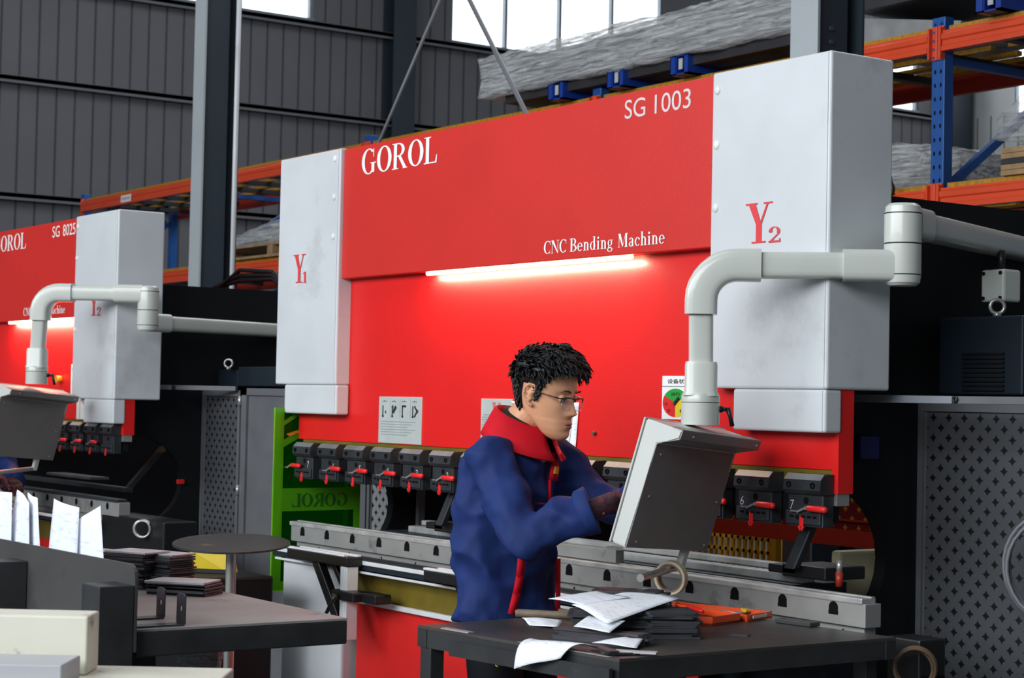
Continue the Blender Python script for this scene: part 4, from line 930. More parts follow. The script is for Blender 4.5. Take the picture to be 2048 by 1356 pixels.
# folded channel parts stacked on the left bench
def channel(L_, Wd, H_, T=.002):
    b = MB(); b.box((-L_/2, -Wd/2, 0), (L_/2, Wd/2, T)); b.box((-L_/2, -Wd/2, -H_), (L_/2, -Wd/2+T, 0)); b.box((-L_/2, Wd/2-T, -H_), (L_/2, Wd/2, 0)); return b
def part_stack(cx, cy, z0, n, L_, Wd, step, ang, label, group, seed, lean=0.0):
    r = random.Random(seed); b = MB()
    b.box((-L_/2, -Wd/2, 0), (L_/2, Wd/2, step*.8), .0008, 1); b.box((-L_/2, -Wd/2, step*.1), (L_/2, -Wd/2+.004, step*.95))
    p0 = b.build('folded_part', M['parts'], None)
    for i in range(n):
        o = p0 if i == 0 else p0.copy()
        if i: COL.objects.link(o)
        if i == n-1: o.data = p0.data.copy(); o.data.materials[0] = M['partspale']
        o.location = (cx+r.uniform(-.008, .008)+lean*i, cy+r.uniform(-.008, .008), z0+step*i); o.rotation_euler = (0, 0, math.radians(ang+r.uniform(-4, 4)))
        tag(o, label if i < n-1 else label.replace('dark', 'pale topmost'), 'steel part', group)
part_stack(-1.66, -1.33, .8525, 17, .16, .12, .0068, 30, 'dark folded steel part in the tall middle stack on the left bench', 'folded parts in the middle stack', 11, .001)
part_stack(-1.595, -1.245, .8525, 16, .14, .11, .0068, 20, 'dark folded steel part in the tall right stack on the left bench', 'folded parts in the right stack', 12)
part_stack(-1.80, -1.42, .8525, 16, .20, .14, .0068, 15, 'dark folded steel part in the tall stack behind the job papers', 'folded parts in the left stack', 13)
part_stack(-1.415, -1.265, .8525, 5, .19, .13, .0085, 38, 'dark flat steel part in the low front stack on the left bench', 'flat parts in the low stack', 14)
def angle_bracket(x, y, label):
    t = empty('angle_bracket', (x, y, .8525), label, 'bracket', 'angle brackets on the left bench')
    b = MB(); b.box((x-.012, y-.14, .8525), (x+.038, y, .8565)); b.build('long_leg', M['parts'], t)
    b = MB()
    # upright leg with a round hole
    n = 20; rr = .0075; hz = .895; outer = []; 
    for k in range(n):
        a = 2*PI*k/n; cu, sv = math.cos(a), math.sin(a); s = 1/max(abs(cu)/.026, abs(sv)/.0405); outer.append((x+.013+cu*s, .893+sv*s))
    va = [b.bm.verts.new((p[0], y, p[1])) for p in outer]; vb = [b.bm.verts.new((x+.013+math.cos(2*PI*k/n)*rr, y, hz+math.sin(2*PI*k/n)*rr)) for k in range(n)]
    vc = [b.bm.verts.new((p[0], y+.003, p[1])) for p in outer]; vd = [b.bm.verts.new((x+.013+math.cos(2*PI*k/n)*rr, y+.003, hz+math.sin(2*PI*k/n)*rr)) for k in range(n)]
    for k in range(n):
        j = (k+1) % n
        b.bm.faces.new((va[k], va[j], vb[j], vb[k])); b.bm.faces.new((vc[k], vd[k], vd[j], vc[j])); b.bm.faces.new((va[k], vc[k], vc[j], va[j])); b.bm.faces.new((vb[k], vb[j], vd[j], vd[k]))
    b.build('upright_leg', M['parts'], t)
angle_bracket(-.895, -1.585, 'dark steel angle bracket with a hole, left one on the left bench')
angle_bracket(-.735, -1.600, 'dark steel angle bracket with a hole, right one nearer the bench edge')
# off-white channel and pale sheet in the lower left corner
b = MB(); b.obox((.20, -2.484, .9695), (.145, .205, .0), (-.041, .0285, 0), (0, 0, .0555), .004); tag(b.build('steel_channel', M['offwhite'], None), 'chipped off-white steel beam in the lower left corner', 'beam')
b = MB(); b.obox((.36, -2.44, .898), (.22, .31, 0), (-.16, .115, 0), (0, 0, .015), .004); tag(b.build('wooden_board', M['offwhite'], None), 'cream board lying flat under the off-white beam', 'board')
b = MB(); b.obox((.355, -2.535, .935), (.11, .165, 0), (-.055, .04, 0), (0, 0, .0215), .003); tag(b.build('steel_sheet', M['palesheet'], None), 'pale grey sheet lying on the cream board in the bottom left corner', 'sheet')
st = empty('pallet_stand', (.2, -2.4, 0), 'dark low stand under the cream board at the bottom left corner', 'stand')
for dx, dy in ((-.12, -.55), (.28, -.65), (.12, .17), (.5, .2)):
    b = MB(); b.box((.2+dx*.8-.03, -2.4+dy*.6-.03, 0), (.2+dx*.8+.03, -2.4+dy*.6+.03, .882)); b.build('leg', M['benchframe'], st)
# clear bag under the left bench
b = MB(); rs = []
for i in range(9):
    z = .40+.378*i/8; r_ = .055*math.sin(PI*min(.96, .28+.66*(1-i/8)))+.006; rs.append([Vector((-1.36+math.cos(2*PI*k/14)*r_*(1.1+.25*math.sin(3*k+i)), -1.235+math.sin(2*PI*k/14)*r_*(1+.2*math.cos(2*k+i)), z)) for k in range(14)])
b.loft(rs); tag(b.build('plastic_bag', M['bag'], None, True), 'clear plastic bag hanging under the left bench', 'bag')
# round pedestal table between the machines
ped = empty('pedestal_table', (-2.407, -.621, 0), 'round dark steel table on a thin post between the machines', 'table')
b = MB(); b.tube([(-2.407, -.621, .909), (-2.4066, -.6213, .916)], .213, 48, upref=(1, 0, 0))
bmesh.ops.rotate(b.bm, verts=b.bm.verts[:], cent=(-2.407, -.621, .912), matrix=Matrix.Rotation(.016, 3, Vector((.57, .82, 0)))); o = b.build('table_disc', M['rust'], ped, True, angle=30)
o.data.materials[0] = mat('stained_disc_steel', (.030, .030, .030), .45, .2, .2, 6, stain=(.16, .085, .045), stain_scale=7, stain_pos=.55)
b = MB(); b.cyl((-2.407, -.621, .02), (-2.407, -.621, .906), .019, 18); b.build('post', M['steel'], ped, True, angle=30)
b = MB(); b.cyl((-2.407, -.621, .88), (-2.407, -.621, .905), .035, 18); b.build('post_flange', M['benchframe'], ped)
b = MB(); b.cyl((-2.407, -.621, 0), (-2.407, -.621, .02), .18, 28); b.build('base', M['benchframe'], ped)
# yellow box on a dark cabinet
b = MB(); b.box((-3.05, -.62, 0), (-2.72, -.28, .755), .01); tag(b.build('tool_cabinet', M['frame'], None), 'low black cabinet standing behind the round table', 'cabinet')
yb = empty('storage_bin', (-2.93, -.48, .755), 'stained yellow plastic bin left of the round table post', 'bin')
b = MB(); b.prism([(-3.0, -.53, .756), (-2.86, -.40, .756), (-2.885, -.41, .838), (-2.975, -.515, .843)], (-.05, .06, 0)); b.build('bin_body', M['yellow'], yb)
b = MB(); b.prism([(-2.995, -.545, .757), (-2.855, -.415, .757), (-2.857, -.417, .772), (-2.997, -.547, .772)], (-.004, .004, 0)); b.build('bin_foot', M['black'], yb)
# yellow plastic mesh crate seen through the machine throat
yc = empty('mesh_crate', (-3.06, 2.65, 0), 'yellow plastic mesh crate seen through the machine above the bed', 'crate')
b = MB()
for i in range(15): x = -3.38+.60*i/14; b.box((x-.008, 2.4, .10), (x+.008, 2.415, .88))
for i in range(14): z = .08+.80*i/13; b.box((-3.39, 2.4, z-.008), (-2.77, 2.415, z+.008))
b.box((-2.80, 2.395, .0), (-2.765, 2.43, .90)); b.box((-3.39, 2.395, .88), (-2.765, 2.43, .92)); b.build('crate_side', M['yellowmesh'], yc)
b = MB(); b.box((-3.38, 2.45, .0), (-2.77, 2.95, .012)); b.box((-3.38, 2.94, .012), (-2.77, 2.95, .90)); b.build('crate_body', M['yellowmesh'], yc)
b = MB(); b.box((-2.70, 2.45, 0), (-2.2, 2.9, .95)); tag(b.build('storage_box', M['guardframe'], None), 'grey box behind the machine, right of the yellow crate', 'box')
# steel tool lying on the die rail next to the worker
b = MB(); b.box((-1.36, -.012, .9445), (-.92, .022, .985), .002)
for i in range(3): b.prism([(-.92+.02*i-.06, -.012, .985), (-.90+.02*i-.06, -.012, .985), (-.91+.02*i-.06, -.012, .995)], (0, .034, 0))
tag(b.build('die_block', M['die'], None), 'grey die block with notched end on the rail beside the worker', 'die')
b = MB(); b.obox((-5.45, -.0, 1.02), (.30, .0, .0), (0, .05, 0), (0, 0, .006)); 
o = tag(b.build('sheet_part', M['parts'], None), 'thin steel sheet held in the left machine', 'steel part')
# sheets of paper taped to the ram behind the worker's face
paper('taped_sheet', [(-1.425, .0535, 1.283), (-1.275, .0535, 1.270), (-1.245, .0535, 1.445), (-1.43, .0535, 1.448)], 'white drawing taped to the red ram behind the chin of the worker', M['paper'], .0, 'drawings taped to the ram', thick=.0004)
paper('taped_sheet', [(-1.30, .0565, 1.295), (-1.235, .0565, 1.297), (-1.22, .0565, 1.452), (-1.62, .0565, 1.452)], 'white drawing mostly hidden behind the front taped drawing', M['paper'], .0, 'drawings taped to the ram', thick=.0004)

# ------------------------------------------------------------------ pallet rack
RY0, RY1 = 3.76, 4.76
rack = empty('pallet_rack', (-8, 4.2, 0), 'long orange and blue pallet rack behind both machines', 'rack')
UX = [-14.90, -11.95, -9.00, -6.02, -3.04, -.07]
for x in UX:
    for y in (RY0, RY1):
        b = MB(); b.box((x-.045, y, 0), (x+.045, y+.07, 3.535), .004); u = b.build('upright', M['rackblue'], rack)
        if y == RY0:
            if x == UX[4]:
                for k in range(14):
                    z = 2.52+.0725*k
                    for dx in (-.02, .02): b = MB(); b.sphere((x+dx, y-.0005, z), (.007, .002, .013), 8, 6); b.build('slot', M['hole'], u)
    for (z0, z1) in ((1.9, 2.62), (2.62, 3.30), (.6, 1.9)):
        b = MB(); p, q = Vector((x, RY0+.06, z0)), Vector((x, RY1, z1)); d = (q-p)/2; b.obox((p+q)/2, (.018, 0, 0), d, Vector((0, -d.z, d.y)).normalized()*.022); b.build('brace', M['rackblue'], rack)
    b = MB(); b.obox((x, (RY0+RY1)/2, 3.31), (.02, 0, 0), (0, .45, 0), (0, 0, .02)); b.build('brace', M['rackblue'], rack)
for a, c in zip(UX[:-1], UX[1:]):
    for z in (3.40, 2.565):
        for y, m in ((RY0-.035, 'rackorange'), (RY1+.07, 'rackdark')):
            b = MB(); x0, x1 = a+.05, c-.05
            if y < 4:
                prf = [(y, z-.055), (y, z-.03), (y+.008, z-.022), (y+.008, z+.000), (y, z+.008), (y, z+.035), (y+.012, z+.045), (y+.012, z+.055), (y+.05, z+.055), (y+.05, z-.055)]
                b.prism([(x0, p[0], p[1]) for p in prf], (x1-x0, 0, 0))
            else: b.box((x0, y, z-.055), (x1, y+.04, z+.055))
            bm_ = b.build('beam', M[m], rack)
            if y < 4:
                for xe, s in ((a, 1), (c, -1)):
                    b = MB(); b.box((xe+s*.002 if s > 0 else xe-.044, RY0-.012, z-.095), (xe+.044 if s > 0 else xe-.002, RY0-.001, z+.085), .003); b.box((xe+s*.04-.006, RY0-.035, z-.09), (xe+s*.04+.006, RY0, z+.075)); cp = b.build('connector', M['rackorange'], bm_)
        b = MB(); b.box((a+.06, RY0+.015, z+.057), (c-.06, RY0+.09, z+.085)); b.build('deck_edge', M['rackyellow'], rack)
        b = MB(); b.box((a+.06, RY1-.02, z+.057), (c-.06, RY1+.08, z+.085)); b.build('deck_edge', M['rackyellow'], rack)
        for k in range(3): y = RY0+.28+.22*k; b = MB(); b.box((a+.06, y-.02, z+.03), (c-.06, y+.02, z+.056)); b.build('deck_slat', M['rackyellow'], rack)
        for k in range(5): x = a+.3+(c-a-.6)*k/4; b = MB(); b.box((x-.03, RY0+.02, z-.01), (x+.03, RY1+.07, z+.03)); b.build('deck_bar', M['darkbar'], rack)
b = MB(); b.box((-13.80, RY0-.038, 3.36), (-13.55, RY0-.036, 3.43)); lb = b.build('rack_label', M['signwhite'], rack)
b = MB()
for k in range(4): b.box((-13.765+.05*k, RY0-.0388, 3.382), (-13.735+.05*k, RY0-.0384, 3.408))
b.build('label_print', M['greyink'], lb)
b = MB()
for k in range(10): b.cyl((UX[4]-.022+.044*(k % 2), RY0-.0125, 3.335+.045*(k//2)-.015), (UX[4]-.022+.044*(k % 2), RY0-.016, 3.335+.045*(k//2)-.015), .008, 8)
b.build('rivet', M['rackblue'], rack)

# goods on the rack
def wrapped(name, x0, x1, y0, y1, z0, z1, m, label, cat, seed, amp=.02, nx=40, nyz=10, taper=0.0, group=None, sag=0.0, core=None, top=None):
    """film-wrapped load: a lumpy closed skin with creases around an inner load"""
    r = random.Random(seed); t = empty(name, ((x0+x1)/2, (y0+y1)/2, z0), label, cat, group); b = MB(); rs = []
    for i in range(nx+1):
        u = i/nx; e = min(1, 12*u, 12*(1-u)); e = .35+.65*math.sin(PI/2*e) if taper else .85+.15*e
        x = x0+(x1-x0)*u; ring = []
        for k in range(nyz*4):
            s = k/(nyz*4)*4; q = int(s); f = s-q
            yy, zz = ((f, 0), (1, f), (1-f, 1), (0, 1-f))[q]
            y = (y0+y1)/2 + (yy-.5)*(y1-y0); zc = z0 + zz*(z1-z0)*(1 if not taper else (e if zz > .5 else 1))
            if top: zc = z0 + zz*(top(u, yy)-z0)
            nz_ = noise.noise(Vector((x*5+seed, y*5, zc*6)))*amp + noise.noise(Vector((x*16, y*12+seed, zc*14)))*amp*.45
            ring.append(Vector((x + (noise.noise(Vector((y*7, zc*7, seed)))*amp*3 if i in (0, nx) else 0), y + (yy-.5)*2*nz_, zc + (zz-.5)*2*nz_*.8)))
        rs.append(ring)
    b.loft(rs); b.build('film_wrap', m, t, True)
    if core:
        b = MB(); b.box((x0+.06, y0+.04, z0+.012), (x1-.06, y1-.04, z1-.05 if not top else min(top(0, 0), top(1, 0))-.06)); b.build('packed_load', core, t)
    return t
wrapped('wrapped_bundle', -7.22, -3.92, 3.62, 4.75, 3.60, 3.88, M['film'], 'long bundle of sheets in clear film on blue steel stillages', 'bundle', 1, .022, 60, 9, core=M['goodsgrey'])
b = MB(); b.box((-7.0, 3.70, 3.54), (-3.95, 4.7, 3.60)); tag(b.build('sheet_stack', M['goods'], None), 'dark sheets lying under the film-wrapped bundle', 'sheet stack')
for i, x in enumerate((-6.35, -5.70, -5.06, -2.62)):
    s = empty('steel_stillage', (x, 4.2, 3.485), None, None); tag(s, ['blue steel skid with open end, left of three under the wrapped bundle', 'blue steel skid with open end, middle of three under the wrapped bundle', 'blue steel skid with open end, right of three under the wrapped bundle', 'blue steel skid on the rack beam at the top right corner'][i], 'skid', 'blue skids on the upper rack beam')
    b = MB(); y0, y1 = 3.66, 4.7; z0, z1 = 3.487, 3.538+.07; w_ = .085
    b.box((x-w_, y0, z0), (x-w_+.055, y0+.004, z1)); b.box((x-w_, y0, z0), (x-w_+.006, y1, z1)); b.box((x-w_, y0, z0), (x+w_, y1, z0+.008)); b.box((x-w_, y0, z1-.008), (x+w_, y1, z1)); b.box((x+w_-.035, y0, z0), (x+w_, y1, z1)); b.box((x-w_+.05, y0, z0), (x-w_+.062, y1, z1)); b.build('skid_frame', M['stillage'], s)
    b = MB(); b.box((x+.0, y0-.002, z0+.03), (x+.035, y0+.002, z1-.025)); b.build('skid_tag', M['palesheet'], s)
b = MB(); b.box((-3.8, 3.9, 3.702), (-2.2, 4.7, 4.1)); tag(b.build('sheet_stack', M['goods'], None), 'dark stack on the upper beam at the top right corner', 'sheet stack')
b = MB(); b.prism([(-3.9, 4.0, 3.49), (-3.10, 4.0, 3.49), (-3.10, 4.0, 3.56), (-3.9, 4.0, 3.70)], (0, .6, 0)); tag(b.build('packed_sheet', M['goodsgrey'], None), 'grey wrapped sheet between the column and the blue rack upright', 'sheet stack')
# lower level loads
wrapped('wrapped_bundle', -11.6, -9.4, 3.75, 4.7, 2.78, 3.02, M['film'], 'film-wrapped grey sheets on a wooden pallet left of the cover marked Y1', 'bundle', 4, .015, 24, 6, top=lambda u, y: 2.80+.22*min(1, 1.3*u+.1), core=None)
def pallet(x0, x1, y0, y1, z, label):
    t = empty('wooden_pallet', ((x0+x1)/2, (y0+y1)/2, z), label, 'pallet')
    for k in range(3):
        xx = x0+(x1-x0-.1)*k/2; b = MB(); b.box((xx, y0, z+.022), (xx+.1, y1, z+.10)); b.build('block', M['wood'], t)
    b = MB(); b.box((x0, y0, z+.10), (x1, y1, z+.122)); b.build('deck', M['wood'], t)
    b = MB(); b.box((x0, y0, z), (x1, y0+.1, z+.022)); b.box((x0, y1-.1, z), (x1, y1, z+.022)); b.build('bottom_board', M['wood'], t)
    return t
pallet(-11.7, -9.4, 3.72, 4.7, 2.652, 'pale wooden pallet under the grey sheets left of the cover marked Y1')
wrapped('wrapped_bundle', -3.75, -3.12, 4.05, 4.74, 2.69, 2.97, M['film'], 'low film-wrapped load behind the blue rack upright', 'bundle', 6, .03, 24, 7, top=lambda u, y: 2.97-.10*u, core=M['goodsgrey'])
wrapped('wrapped_bundle', -2.62, -1.5, 3.72, 4.6, 2.83, 3.05, M['filmclear'], 'film-wrapped pallet of boards at the right edge', 'bundle', 8, .03, 24, 7, top=lambda u, y: 2.82+.33*min(1, .35+2.2*u))
for k in range(5):
    b = MB(); b.box((-2.60, 3.75, 2.652+.0285*k), (-1.55, 4.5, 2.678+.0285*k)); tag(b.build('board', M['wood'] if k != 2 else M['goods'], None), 'wooden board in the stack under film at the right edge', 'board', 'boards under film at the right edge')
b = MB()
for i in range(4): b.ring((-3.42+.02*i, 3.72, 2.80-.05*i), (0, 1, .1*i), .05, .008, 20, 6)
tag(b.build('cable_bundle', M['black'], None, True), 'black cable loops hanging at the rack behind the Y2 cover', 'cable')
b = MB()
for i in range(3): b.tube([(-6.0-.15*i, 1.0, 2.03), (-5.75, 1.05, 2.16-.03*i), (-5.45, 1.1, 2.14-.02*i), (-5.30, 1.15, 2.03), (-5.28, 1.2, 1.9)], .013, 8)
tag(b.build('hydraulic_hose', M['black'], None, True), 'black hoses looping over the top of the left machine', 'hose')
# ------------------------------------------------------------------ people
def lerp_table(T, z):
    if z <= T[0][0]: return T[0][1:]
    for a, b in zip(T[:-1], T[1:]):
        if z <= b[0]:
            f = (z-a[0])/(b[0]-a[0]); f = f*f*(3-2*f) if False else f
            return tuple(a[i]*(1-f)+b[i]*f for i in range(1, len(a)))
    return T[-1][1:]
HEAD = [(-.122, .070, .045, .010), (-.116, .082, .030, .024), (-.104, .089, .012, .037), (-.088, .091, -.004, .047), (-.068, .090, -.030, .055), (-.045, .089, -.062, .061),
        (-.020, .087, -.082, .066), (.005, .085, -.092, .0695), (.030, .087, -.097, .0725), (.055, .086, -.098, .074), (.075, .079, -.094, .072), (.095, .062, -.080, .062), (.110, .040, -.058, .047), (.120, .012, -.030, .026), (.123, -.006, -.012, .006)]
def gauss(a, s): return math.exp(-(a/s)**2)
def head_pt(phi, z):
    xf, xb, w = lerp_table(HEAD, z); xc = min(max(-.004, xb+.25*(xf-xb)), xf) if z > -.06 else xb+.35*(xf-xb)
    c, s = math.cos(phi), math.sin(phi)
    e = .88; cx = math.copysign(abs(c)**e, c); sx = math.copysign(abs(s)**e, s)
    x = xc + (xf-xc if c > 0 else xc-xb)*cx; y = w*sx
    if c > 0.15:
        f = 0
        # nose: bridge widening to the tip
        if -.052 < z < .032:
            t = (.032-z)/.070; h = .0255*max(0, min(1, t))**1.25
            if z < -.038: h *= max(0, 1-(-.038-z)/.014)
            f += h*gauss(y, .0085+.006*max(0, min(1, t)))
            f += .006*gauss(z+.036, .009)*(gauss(y-.013, .007)+gauss(y+.013, .007))
        for sy in (-1, 1):
            f -= .0085*gauss(y-sy*.032, .017)*gauss(z-.006, .014)
            f += .0045*gauss(y-sy*.030, .022)*gauss(z-.028, .009)
            f += .0045*gauss(y-sy*.045, .016)*gauss(z+.020, .018)
            f += .0035*gauss(y-sy*.031, .013)*gauss(z-.007, .006)
        f += .0055*gauss(z+.0655, .0055)*gauss(y, .019) + .0065*gauss(z+.0785, .006)*gauss(y, .016) - .0035*gauss(z+.0718, .0028)*gauss(y, .022)
        f -= .003*gauss(z+.090, .006)*gauss(y, .02); f += .006*gauss(z+.106, .012)*gauss(y, .018)
        f -= .002*gauss(z+.056, .006)*gauss(y, .005)
        x += f
    return Vector((x, y, z))
def hairline(phi):
    a = abs(math.degrees(phi))
    T = [(0, .072), (35, .070), (55, .056), (70, .030), (82, -.018), (88, -.020), (91, .030), (112, .030), (118, -.035), (140, -.070), (180, -.078)]
    return lerp_table(T, a)[0]
def limb(b, pts, rad, n=18):
    """smooth tapering limb through the joints"""
    P = [Vector(p) for p in pts]; out = []; rr = []
    for i in range(len(P)-1):
        p0 = P[max(i-1, 0)]; p1 = P[i]; p2 = P[i+1]; p3 = P[min(i+2, len(P)-1)]
        for k in range(6):
            t = k/6; out.append(.5*((2*p1)+(p2-p0)*t+(2*p0-5*p1+4*p2-p3)*t*t+(3*p1-p0-3*p2+p3)*t**3)); rr.append(rad[i]*(1-t)+rad[i+1]*t)
    out.append(P[-1]); rr.append(rad[-1]); b.tube(out, rr, n)
def oval_loft(b, secs, n=28):
    """secs: (cx, cy, z, rx, ry)"""
    b.loft([[Vector((s[0]+s[3]*math.cos(2*PI*k/n), s[1]+s[4]*math.sin(2*PI*k/n), s[2])) for k in range(n)] for s in secs])
def remesh(o, vox, smooth=4, fac=.5):
    m = o.modifiers.new('continuous_surface', 'REMESH'); m.mode = 'VOXEL'; m.voxel_size = vox; m.use_smooth_shade = True
    s = o.modifiers.new('soften', 'SMOOTH'); s.iterations = smooth; s.factor = fac
fold_tex = bpy.data.textures.new('cloth_folds', 'CLOUDS'); fold_tex.noise_scale = .085; fold_tex.noise_depth = 1
crease_tex = bpy.data.textures.new('cloth_creases', 'MUSGRAVE'); crease_tex.musgrave_type = 'RIDGED_MULTIFRACTAL'; crease_tex.noise_scale = .16; crease_tex.octaves = 1.6; crease_tex.offset = 1.0; crease_tex.gain = 1.2; crease_tex.noise_intensity = .7
def person(loc, yaw_deg, label, pose):
    t = empty('person', loc, label, 'person'); t.rotation_euler = (0, 0, math.radians(yaw_deg))
    ho = Vector(pose['head']); pitch, hyaw, hroll = (math.radians(a) for a in pose['head_rot'])
    HM = Matrix.Translation(ho) @ Matrix.Rotation(hyaw, 4, 'Z') @ Matrix.Rotation(pitch, 4, 'Y') @ Matrix.Rotation(hroll, 4, 'X')
    H = lambda p: HM @ Vector(p)
    # --- body: one continuous skin
    b = MB(); zs = []; z = -.122
    while z < .1231: zs.append(z); z += .0042
    n = 96; b.loft([[H(head_pt(2*PI*k/n, z)) for k in range(n)] for z in zs])
    for sy in (-1, 1):     # ears: rim, lobe, hollow
        rim = [(.012, .070, .022), (.004, .077, .034), (-.012, .082, .036), (-.024, .084, .022), (-.026, .082, .004), (-.018, .078, -.012), (-.006, .074, -.024), (.004, .070, -.026)]
        b.tube([H((p[0], sy*p[1], p[2]-.004)) for p in rim], [.004, .0048, .005, .005, .005, .0055, .006, .005], 10)
        b.tube([H((.004, sy*.069, .016)), H((-.008, sy*.074, .004)), H((-.004, sy*.071, -.014))], [.008, .010, .008], 10)
        b.tube([H((-.004, sy*.072, .020)), H((-.014, sy*.0775, .004))], [.006, .006], 8)
    neck0 = Vector(pose['neck'])
    limb(b, [neck0+Vector((-.02, 0, -.10)), neck0, neck0.lerp(H((-.035, 0, -.055)), .55), H((-.028, 0, -.045)), H((-.022, 0, .01))], [.075, .062, .054, .052, .05], 24)
    oval_loft(b, [(-.02, 0, .86, .10, .15), (-.03, 0, 1.0, .095, .145), (-.03, 0, 1.15, .10, .16), (-.015, 0, 1.27, .095, .165), (0, 0, 1.33, .07, .12)])
    for sd in ('right', 'left'):
        A = pose[sd]; limb(b, [A['shoulder'], A['elbow'], A['wrist'], Vector(A['wrist'])+(Vector(A['palm'])-Vector(A['wrist']))*.4], [.042, .030, .026, .026], 14)
    for sy in (-1, 1): limb(b, [(-.02, sy*.09, .90), (.0, sy*.10, .50), (-.02, sy*.105, .08)], [.075, .052, .036], 16)
    body = b.build('body', M['skin'], t, True, True); remesh(body, .0034, 2, .4)
    # --- face details
    for sy in (-1, 1):
        b = MB(); b.sphere(H((.0738, sy*.0315, .0012)), .0102, 16, 12); e = b.build('eye', M['eye'], t, True, True)
        b = MB(); b.sphere(H((.0745, sy*.0315, .0062)), (.0105, .0115, .0088), 16, 12); b.build('eyelid', M['skin'], t, True, True)
        b = MB(); b.sphere(H((.0815, sy*.0310, -.0018)), .0038, 10, 8); b.build('iris', M['iris'], e, True, True)
        b = MB(); b.tube([H((.0785, sy*.018, .002)), H((.0860, sy*.026, .0035)), H((.0868, sy*.034, .0035)), H((.0815, sy*.044, .001))], [.0009, .0016, .0016, .0009], 6); b.build('eyelash', M['brow'], t, True, True)
        b = MB(); b.tube([H((.0905, sy*.015, .0225)), H((.0925, sy*.027, .0275)), H((.0890, sy*.040, .0285)), H((.0800, sy*.051, .022))], [(.0016, .0028), (.0020, .0042), (.0018, .0036), (.0008, .0014)], 8); b.build('eyebrow', M['brow'], t, True, True)
    b = MB(); b.tube([H((.0855, -.021, -.0705)), H((.0935, -.010, -.0675)), H((.0965, 0, -.0685)), H((.0935, .010, -.0675)), H((.0855, .021, -.0705))], [.0012, .0036, .0042, .0036, .0012], 8)
    b.tube([H((.0860, -.018, -.0735)), H((.0930, -.009, -.0765)), H((.0960, 0, -.0775)), H((.0930, .009, -.0765)), H((.0860, .018, -.0735))], [.0012, .0042, .0050, .0042, .0012], 8); b.build('lips', M['lip'], t, True, True)
    # --- hair
    r = random.Random(5); b = MB(); cols = 72; rows = 16; grid = []
    for k in range(cols):
        ph = -PI+2*PI*k/cols; z0 = hairline(ph); col = []
        for j in range(rows+1):
            z = z0+(.1225-z0)*j/rows; p = head_pt(ph, z); lift = .005+.015*min(1, max(0, (z-.025)/.06))+.009*noise.noise(p*34)*min(1, max(.15, (z-.02)/.05))
            d = Vector((p.x+.004, p.y, max(0, p.z-.02)*1.2)).normalized(); col.append(H(p+d*(lift if j else -.002)))
        grid.append([b.bm.verts.new(q) for q in col])
    for k in range(cols):
        a, c = grid[k], grid[(k+1) % cols]
        for j in range(rows): b.bm.faces.new((a[j], c[j], c[j+1], a[j+1])).smooth = True
    b.sphere(H((-.004, 0, .104)), (.060, .052, .029), 18, 10)
    for i in range(1300):   # locks lying along the head, tips lifting
        ph = r.uniform(-PI, PI); z0 = hairline(ph); z = z0+.004+(.121-z0)*r.random()**.75; p = head_pt(ph, z); adeg = abs(math.degrees(ph))
        if 84 < adeg < 116 and z < .050: continue
        nrm = Vector((p.x+.004, p.y, max(-.01, p.z-.015)*1.25)).normalized()
        topness = min(1, max(0, (z-.035)/.05)); frontness = max(0, math.cos(ph))
        L_ = (.016+.026*topness+.008*topness*frontness)*r.uniform(.7, 1.2)
        w1 = Vector((r.uniform(-1, 1), r.uniform(-1, 1), r.uniform(-1, 1)))
        flow = Vector((.75*topness+.15, .55*math.sin(ph), -.9*(1-topness)-.25*frontness*topness))+w1*.55
        tang = flow-nrm*flow.dot(nrm); tang.normalize(); side_ = nrm.cross(tang)*r.uniform(-.35, .35)
        lift0 = .004+.013*topness; w_ = r.uniform(.0030, .0062)*(.75+.25*topness)
        q = p+nrm*lift0*.6; up_ = r.uniform(.05, .42)*(.4+.6*topness)
        b.tube([H(q), H(q+nrm*L_*.26+tang*L_*.30), H(q+nrm*L_*(.30+up_*.35)+tang*L_*.66+side_*L_*.3), H(q+nrm*L_*(.22+up_*.5)+tang*L_*.95+side_*L_*.8)], [w_, w_*1.1, w_*.75, .0004], 6, False)
    for i in range(60):    # forelock falling over the brow on the far side
        ph = r.uniform(-.25, .75); z = r.uniform(.072, .098); p = head_pt(ph, z); w_ = r.uniform(.002, .0036); L_ = r.uniform(.7, 1.15)
        b.tube([H(p), H(p+Vector((.022, .004, .010))*L_), H(p+Vector((.036, .008, -.004))*L_), H(p+Vector((.036, .010, -.022))*L_)], [w_, w_, w_*.7, .0004], 5, False)
    b.build('hair', M['hair'], t, True, True)
    # --- spectacles
    if pose.get('glasses'):
        g = MB()
        for sy in (-1, 1):
            rim = []
            for k in range(25):
                a = PI*k/24; g_ = .0245
                rim.append(H((.0985-.010*abs(math.cos(a)*.5+.5*sy*0)-.12*(sy*.033+g_*math.cos(a)*1.0)**2*10*.1, sy*.033+g_*math.cos(a), -.008-.0*a+(-.021*math.sin(a)**.7))))
            g.tube(rim, .0009, 6)
        g.build('lower_rims', M['specmetal'], t, True, True)
        g = MB()
        for sy in (-1, 1):
            g.tube([H((.100, sy*.0085, .006)), H((.1005, sy*.022, .009)), H((.098, sy*.042, .009)), H((.0905, sy*.058, .006)), H((.0895, sy*.0585, -.006))], [.0020, .0024, .0024, .0024, .0012], 8)
            g.tube([H((.0905, sy*.058, .006)), H((.086, sy*.0665, .006)), H((.050, sy*.0745, .010)), H((.006, sy*.0775, .016)), H((-.016, sy*.079, .008))], [.0022, .0020, .0014, .0014, .0012], 8)
        g.tube([H((.100, -.0085, .004)), H((.1035, 0, .0055)), H((.100, .0085, .004))], .0011, 6); g.build('spectacle_frame', M['specs'], t, True, True)
        g = MB()
